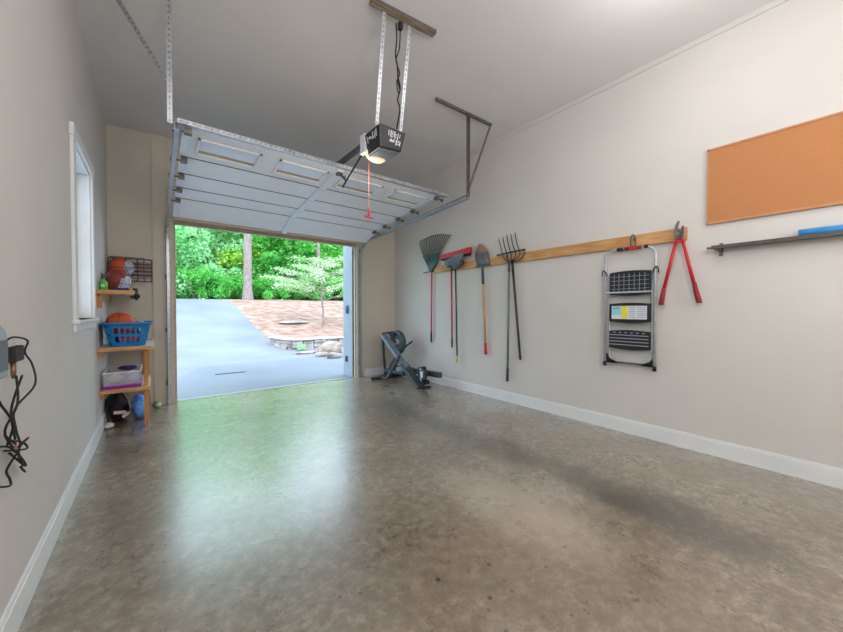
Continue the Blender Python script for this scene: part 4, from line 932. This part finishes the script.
# trees
def leaves(bm, pts, size, up=.5):
    for c in pts:
        n = Vector((random.gauss(0, 1), random.gauss(0, 1), random.gauss(up, 1))).normalized(); a = n.orthogonal().normalized(); a = Matrix.Rotation(random.uniform(0, 2*PI), 3, n) @ a; b = n.cross(a)
        s = size*random.uniform(.6, 1.35)
        vs = [bm.verts.new(c+a*s*.5), bm.verts.new(c+b*s*.28+a*s*.05), bm.verts.new(c-a*s*.5), bm.verts.new(c-b*s*.28+a*s*.05)]; bm.faces.new(vs)
def crownpts(n, clusters, rad):
    out = []
    for _ in range(n):
        c, r = random.choice(clusters); d = Vector((random.gauss(0,1), random.gauss(0,1), random.gauss(0,1))).normalized()
        out.append(c+d*r*random.uniform(.55, 1.05)*Vector((1,1,.7)).length/1.56)
    return out
def make_tree(h, rad, nclu, nleaf, lsize, m, tr, low=.12, name='woodland_tree'):
    t = thing(name, '', 'tree', (0,0,0))
    bm = B(); tube(bm, smooth_path([(0,0,-.3), (.1,.05,h*.3), (-.05,.1,h*.6), (.1,0,h*.9)], 4), [tr*(1-.9*i/12) for i in range(13)], 10)
    cl = []
    for k in range(nclu):
        z = h*random.uniform(low, 1); w = rad*(1-.55*abs(2*(z/h)-.9)); a = random.uniform(0, 2*PI); q = math.sqrt(random.random())*w
        cl.append((Vector((q*math.cos(a), q*math.sin(a), z)), random.uniform(.13, .24)*rad*1.6))
    for c, r in cl[:12]: tube(bm, [(0,0,max(.5, c.z-1.2)), c], [tr*.25, tr*.06], 6)
    obj('trunk', bm, 'bark', t)
    bm = B(); leaves(bm, crownpts(nleaf, cl, rad), lsize); obj('foliage', bm, m, t)
    return t
protos = [make_tree(11, 3.4, 60, 15000, .30, 'leaf', .16, .05), make_tree(12, 3.2, 55, 14000, .30, 'leafy', .15, .05), make_tree(9, 3.0, 50, 14000, .26, 'leafp', .12, .02), make_tree(11, 3.3, 60, 15000, .28, 'leafd', .15, .03)]
labs = ['bright green woodland tree in the forest beyond the driveway crest', 'yellow-green woodland tree in the forest beyond the driveway crest', 'pale green drooping tree in the forest edge beyond the driveway', 'deep green woodland tree in the forest behind the mulch slope']
used = set()
def place(i, x, y, s, rz):
    if i not in used: used.add(i); r = protos[i]
    else:
        r = protos[i].copy(); C.objects.link(r)
        for ch in protos[i].children:
            c = ch.copy(); C.objects.link(c); c.parent = r; c.matrix_parent_inverse = Matrix.Identity(4)
    r.location = (x, y, hz(y)-.05); r.rotation_euler = (0, 0, rz); r.scale = (s, s, [.70, .64, .84, .70][i]*(s if y < 33 else 1.2)); r['label'] = labs[i]; r['group'] = ['bright green forest trees', 'yellow-green forest trees', 'pale green forest trees', 'deep green forest trees'][i]
spots = [(2,.6,26,1.0),(2,3.0,27.5,.9),(0,-2.6,28,1),(1,5.6,29,1),(3,8.2,27,.95),(0,10.8,28.5,1),(3,13.4,27,1),(1,16,29,1),(3,18.8,28,1),(0,21.6,30,1),(1,-6,30,1),(3,-9.5,32,1),
         (0,2,34,1.25),(1,7,35,1.3),(3,12,35,1.3),(0,17,36,1.3),(1,22.5,36,1.3),(0,28,37,1.3),(3,-4,36,1.3),(2,-14,34,1.2),(1,25,31,1),(3,1,41,1.5),(0,9,42,1.5),(3,16,43,1.5),(1,24,43,1.5),(3,33,42,1.5),(2,-10,41,1.4)]
for i, x, y, s in spots: place(i, x, y, s, random.uniform(0, 6))
# undergrowth along the forest edge
def make_bush():
    t = thing('woodland_bush', 'low leafy bush along the forest edge above the mulch', 'bush', (0,0,0), 'forest edge bushes')
    bm = B(); 
    for k in range(7): a = k*.9; tube(bm, [(0,0,-.1), (.6*math.cos(a), .6*math.sin(a), 1.1)], [.025, .01], 5)
    obj('stems', bm, 'bark', t)
    cl = [(Vector((random.gauss(0,.7), random.gauss(0,.6), random.uniform(.2,1.7))), random.uniform(.35,.6)) for _ in range(22)]
    bm = B(); leaves(bm, crownpts(4200, cl, 1), .17); obj('foliage', bm, 'leafd', t); return t
bush = make_bush(); first = True
for k in range(22):
    x, y = -8+k*1.42, 24.4+random.uniform(-.6, .8)
    if first: r = bush; first = False
    else:
        r = bush.copy(); C.objects.link(r)
        for ch in bush.children:
            c = ch.copy(); C.objects.link(c); c.parent = r; c.matrix_parent_inverse = Matrix.Identity(4)
    s = random.uniform(.75, 1.1); r.location = (x, y, hz(y)-.05); r.rotation_euler = (0,0,random.uniform(0,6)); r.scale = (s, s, s)
# big trunk
t = thing('tall_tree', 'tall bare grey tree trunk rising at the crest beside the driveway', 'tree', (4.35, 22.3, hz(22.3)))
bm = B(); x, y, z = 4.35, 22.3, hz(22.3); tube(bm, [(x, y, z-.2), (x, y, z+.15), (x, y, z+.8), (x+.02, y, z+4), (x-.05, y, z+6.5), (x, y, z+8.5)], [.42, .30, .235, .21, .18, .10], 14); obj('trunk', bm, 'bark', t, smooth=True)
bm = B()
cl = [(Vector((x+random.gauss(0, 1.6), y+random.gauss(0, 1.2), z+random.uniform(6.2, 8.4))), .7) for _ in range(14)]
leaves(bm, crownpts(3000, cl, 1), .28); obj('foliage', bm, 'leaf', t)
t = thing('slim_tree', 'slim dark tree trunk among the forest right of the tall trunk', 'tree', (9.7, 25.4, hz(25)))
bm = B(); tube(bm, [(9.7, 25.0, 1.7), (9.72, 25.0, 5), (9.65, 25.0, 9)], [.17, .15, .10], 10); obj('trunk', bm, 'bark', t, smooth=True)
# dogwood
DXc, DYc = 5.70, 14.2; z0 = mz(DXc, DYc)
t = thing('dogwood_tree', 'small white-flowering tree with layered branches on the mulch bed', 'tree', (DXc, DYc, z0))
bm = B(); tube(bm, smooth_path([(DXc, DYc, z0-.1), (DXc+.03, DYc, z0+.7), (DXc-.04, DYc, z0+1.4), (DXc+.05, DYc, z0+2.4)], 4), [.055-.003*i for i in range(13)], 8)
tiers = []
for k in range(20):
    a = k*2.4; zz = z0+1.15+.082*k; l = (2.75-.09*k)*random.uniform(.7, 1.1); tip = Vector((DXc+l*math.cos(a), DYc+l*math.sin(a), zz+.28+.12*l)); s0 = Vector((DXc, DYc, zz)); mid = s0.lerp(tip, .5)+Vector((0,0,.10))
    tube(bm, smooth_path([s0, mid, tip], 4), [.022]*4+[.012]*4+[.006], 5); tiers.append((s0, mid, tip))
for tp, zz in (((3.75, 15.75, 2.75), 2.15), ((4.2, 15.3, 3.05), 2.4), ((4.0, 14.9, 2.35), 1.9)):
    s0 = Vector((DXc, DYc, zz)); tip = Vector(tp); mid = s0.lerp(tip, .5)+Vector((0,0,.12)); tube(bm, smooth_path([s0, mid, tip], 4), [.022]*4+[.012]*4+[.006], 5); tiers += [(s0, mid, tip)]*2
obj('branches', bm, 'bark', t)
bm = B(); pts = []
for _ in range(6500):
    s0, mid, tip = random.choice(tiers); f = random.uniform(.25, 1.05); p = s0.lerp(mid, f*2) if f < .5 else mid.lerp(tip, (f-.5)*2)
    pts.append(p+Vector((random.gauss(0, .15), random.gauss(0, .15), random.gauss(0, .035)-.07*random.random())))
leaves(bm, pts, .085, 2.2); obj('blossoms', bm, 'leafw', t)
bm = B(); sphere(bm, (DXc-.9, DYc+1.0, mz(DXc-.9, DYc+1.0)+.03), .3, 2.2, 1.4, .25); tag(obj('stone_slab', bm, 'stone', smooth=True), 'flat pale stone slab set in the mulch behind the small white tree', 'stone')

# ------------------------------------------------------------------ light
wd = bpy.data.worlds.new('sky'); bpy.context.scene.world = wd; wd.use_nodes = True
bgn = wd.node_tree.nodes['Background']; bgn.inputs[0].default_value = (.66, .84, 1, 1); bgn.inputs[1].default_value = 4.4
sd = bpy.data.lights.new('sun', 'SUN'); sd.energy = 2.6; sd.angle = math.radians(2); sd.color = (1, .95, .86)
so = bpy.data.objects.new('sun', sd); C.objects.link(so); so.rotation_euler = (math.radians(42), 0, math.radians(-25))
def light(name, x, y, z, e, r, col=(1, .97, .955)):
    ld = bpy.data.lights.new(name, 'POINT'); ld.energy = e; ld.shadow_soft_size = r; ld.color = col
    lo = bpy.data.objects.new(name, ld); C.objects.link(lo); lo.location = (x, y, z)
for x, y, z, e in FILL_PEND:
    for dx, dz_ in ((0, -.19),(0, .22)): light('unseen_light', x, y, z+dz_, e/2, .05)  # fill light of the added globes, above and below each
for x, y, e in LAMPS: light('unseen_light', x, y, ceilz(x)-.42, e, .16)

light('opener_bulb', 1.50, 2.74, 2.44, 4.5, .08, (1, .9, .78))

# ------------------------------------------------------------------ camera
cam = bpy.data.cameras.new('camera'); co = bpy.data.objects.new('camera', cam); C.objects.link(co)
cam.sensor_width = 36; cam.lens = 340/843*36; cam.clip_start = .05; cam.clip_end = 400
co.location = (0, 0, 1.24); co.rotation_euler = (PI/2-math.atan(6/340), 0, -math.atan(266.5/340.05))
sc = bpy.context.scene; sc.camera = co
sc.view_settings.view_transform = 'Standard'; sc.view_settings.look = 'None'; sc.view_settings.gamma = 1; sc.view_settings.exposure = 0
sc.view_settings.use_curve_mapping = False
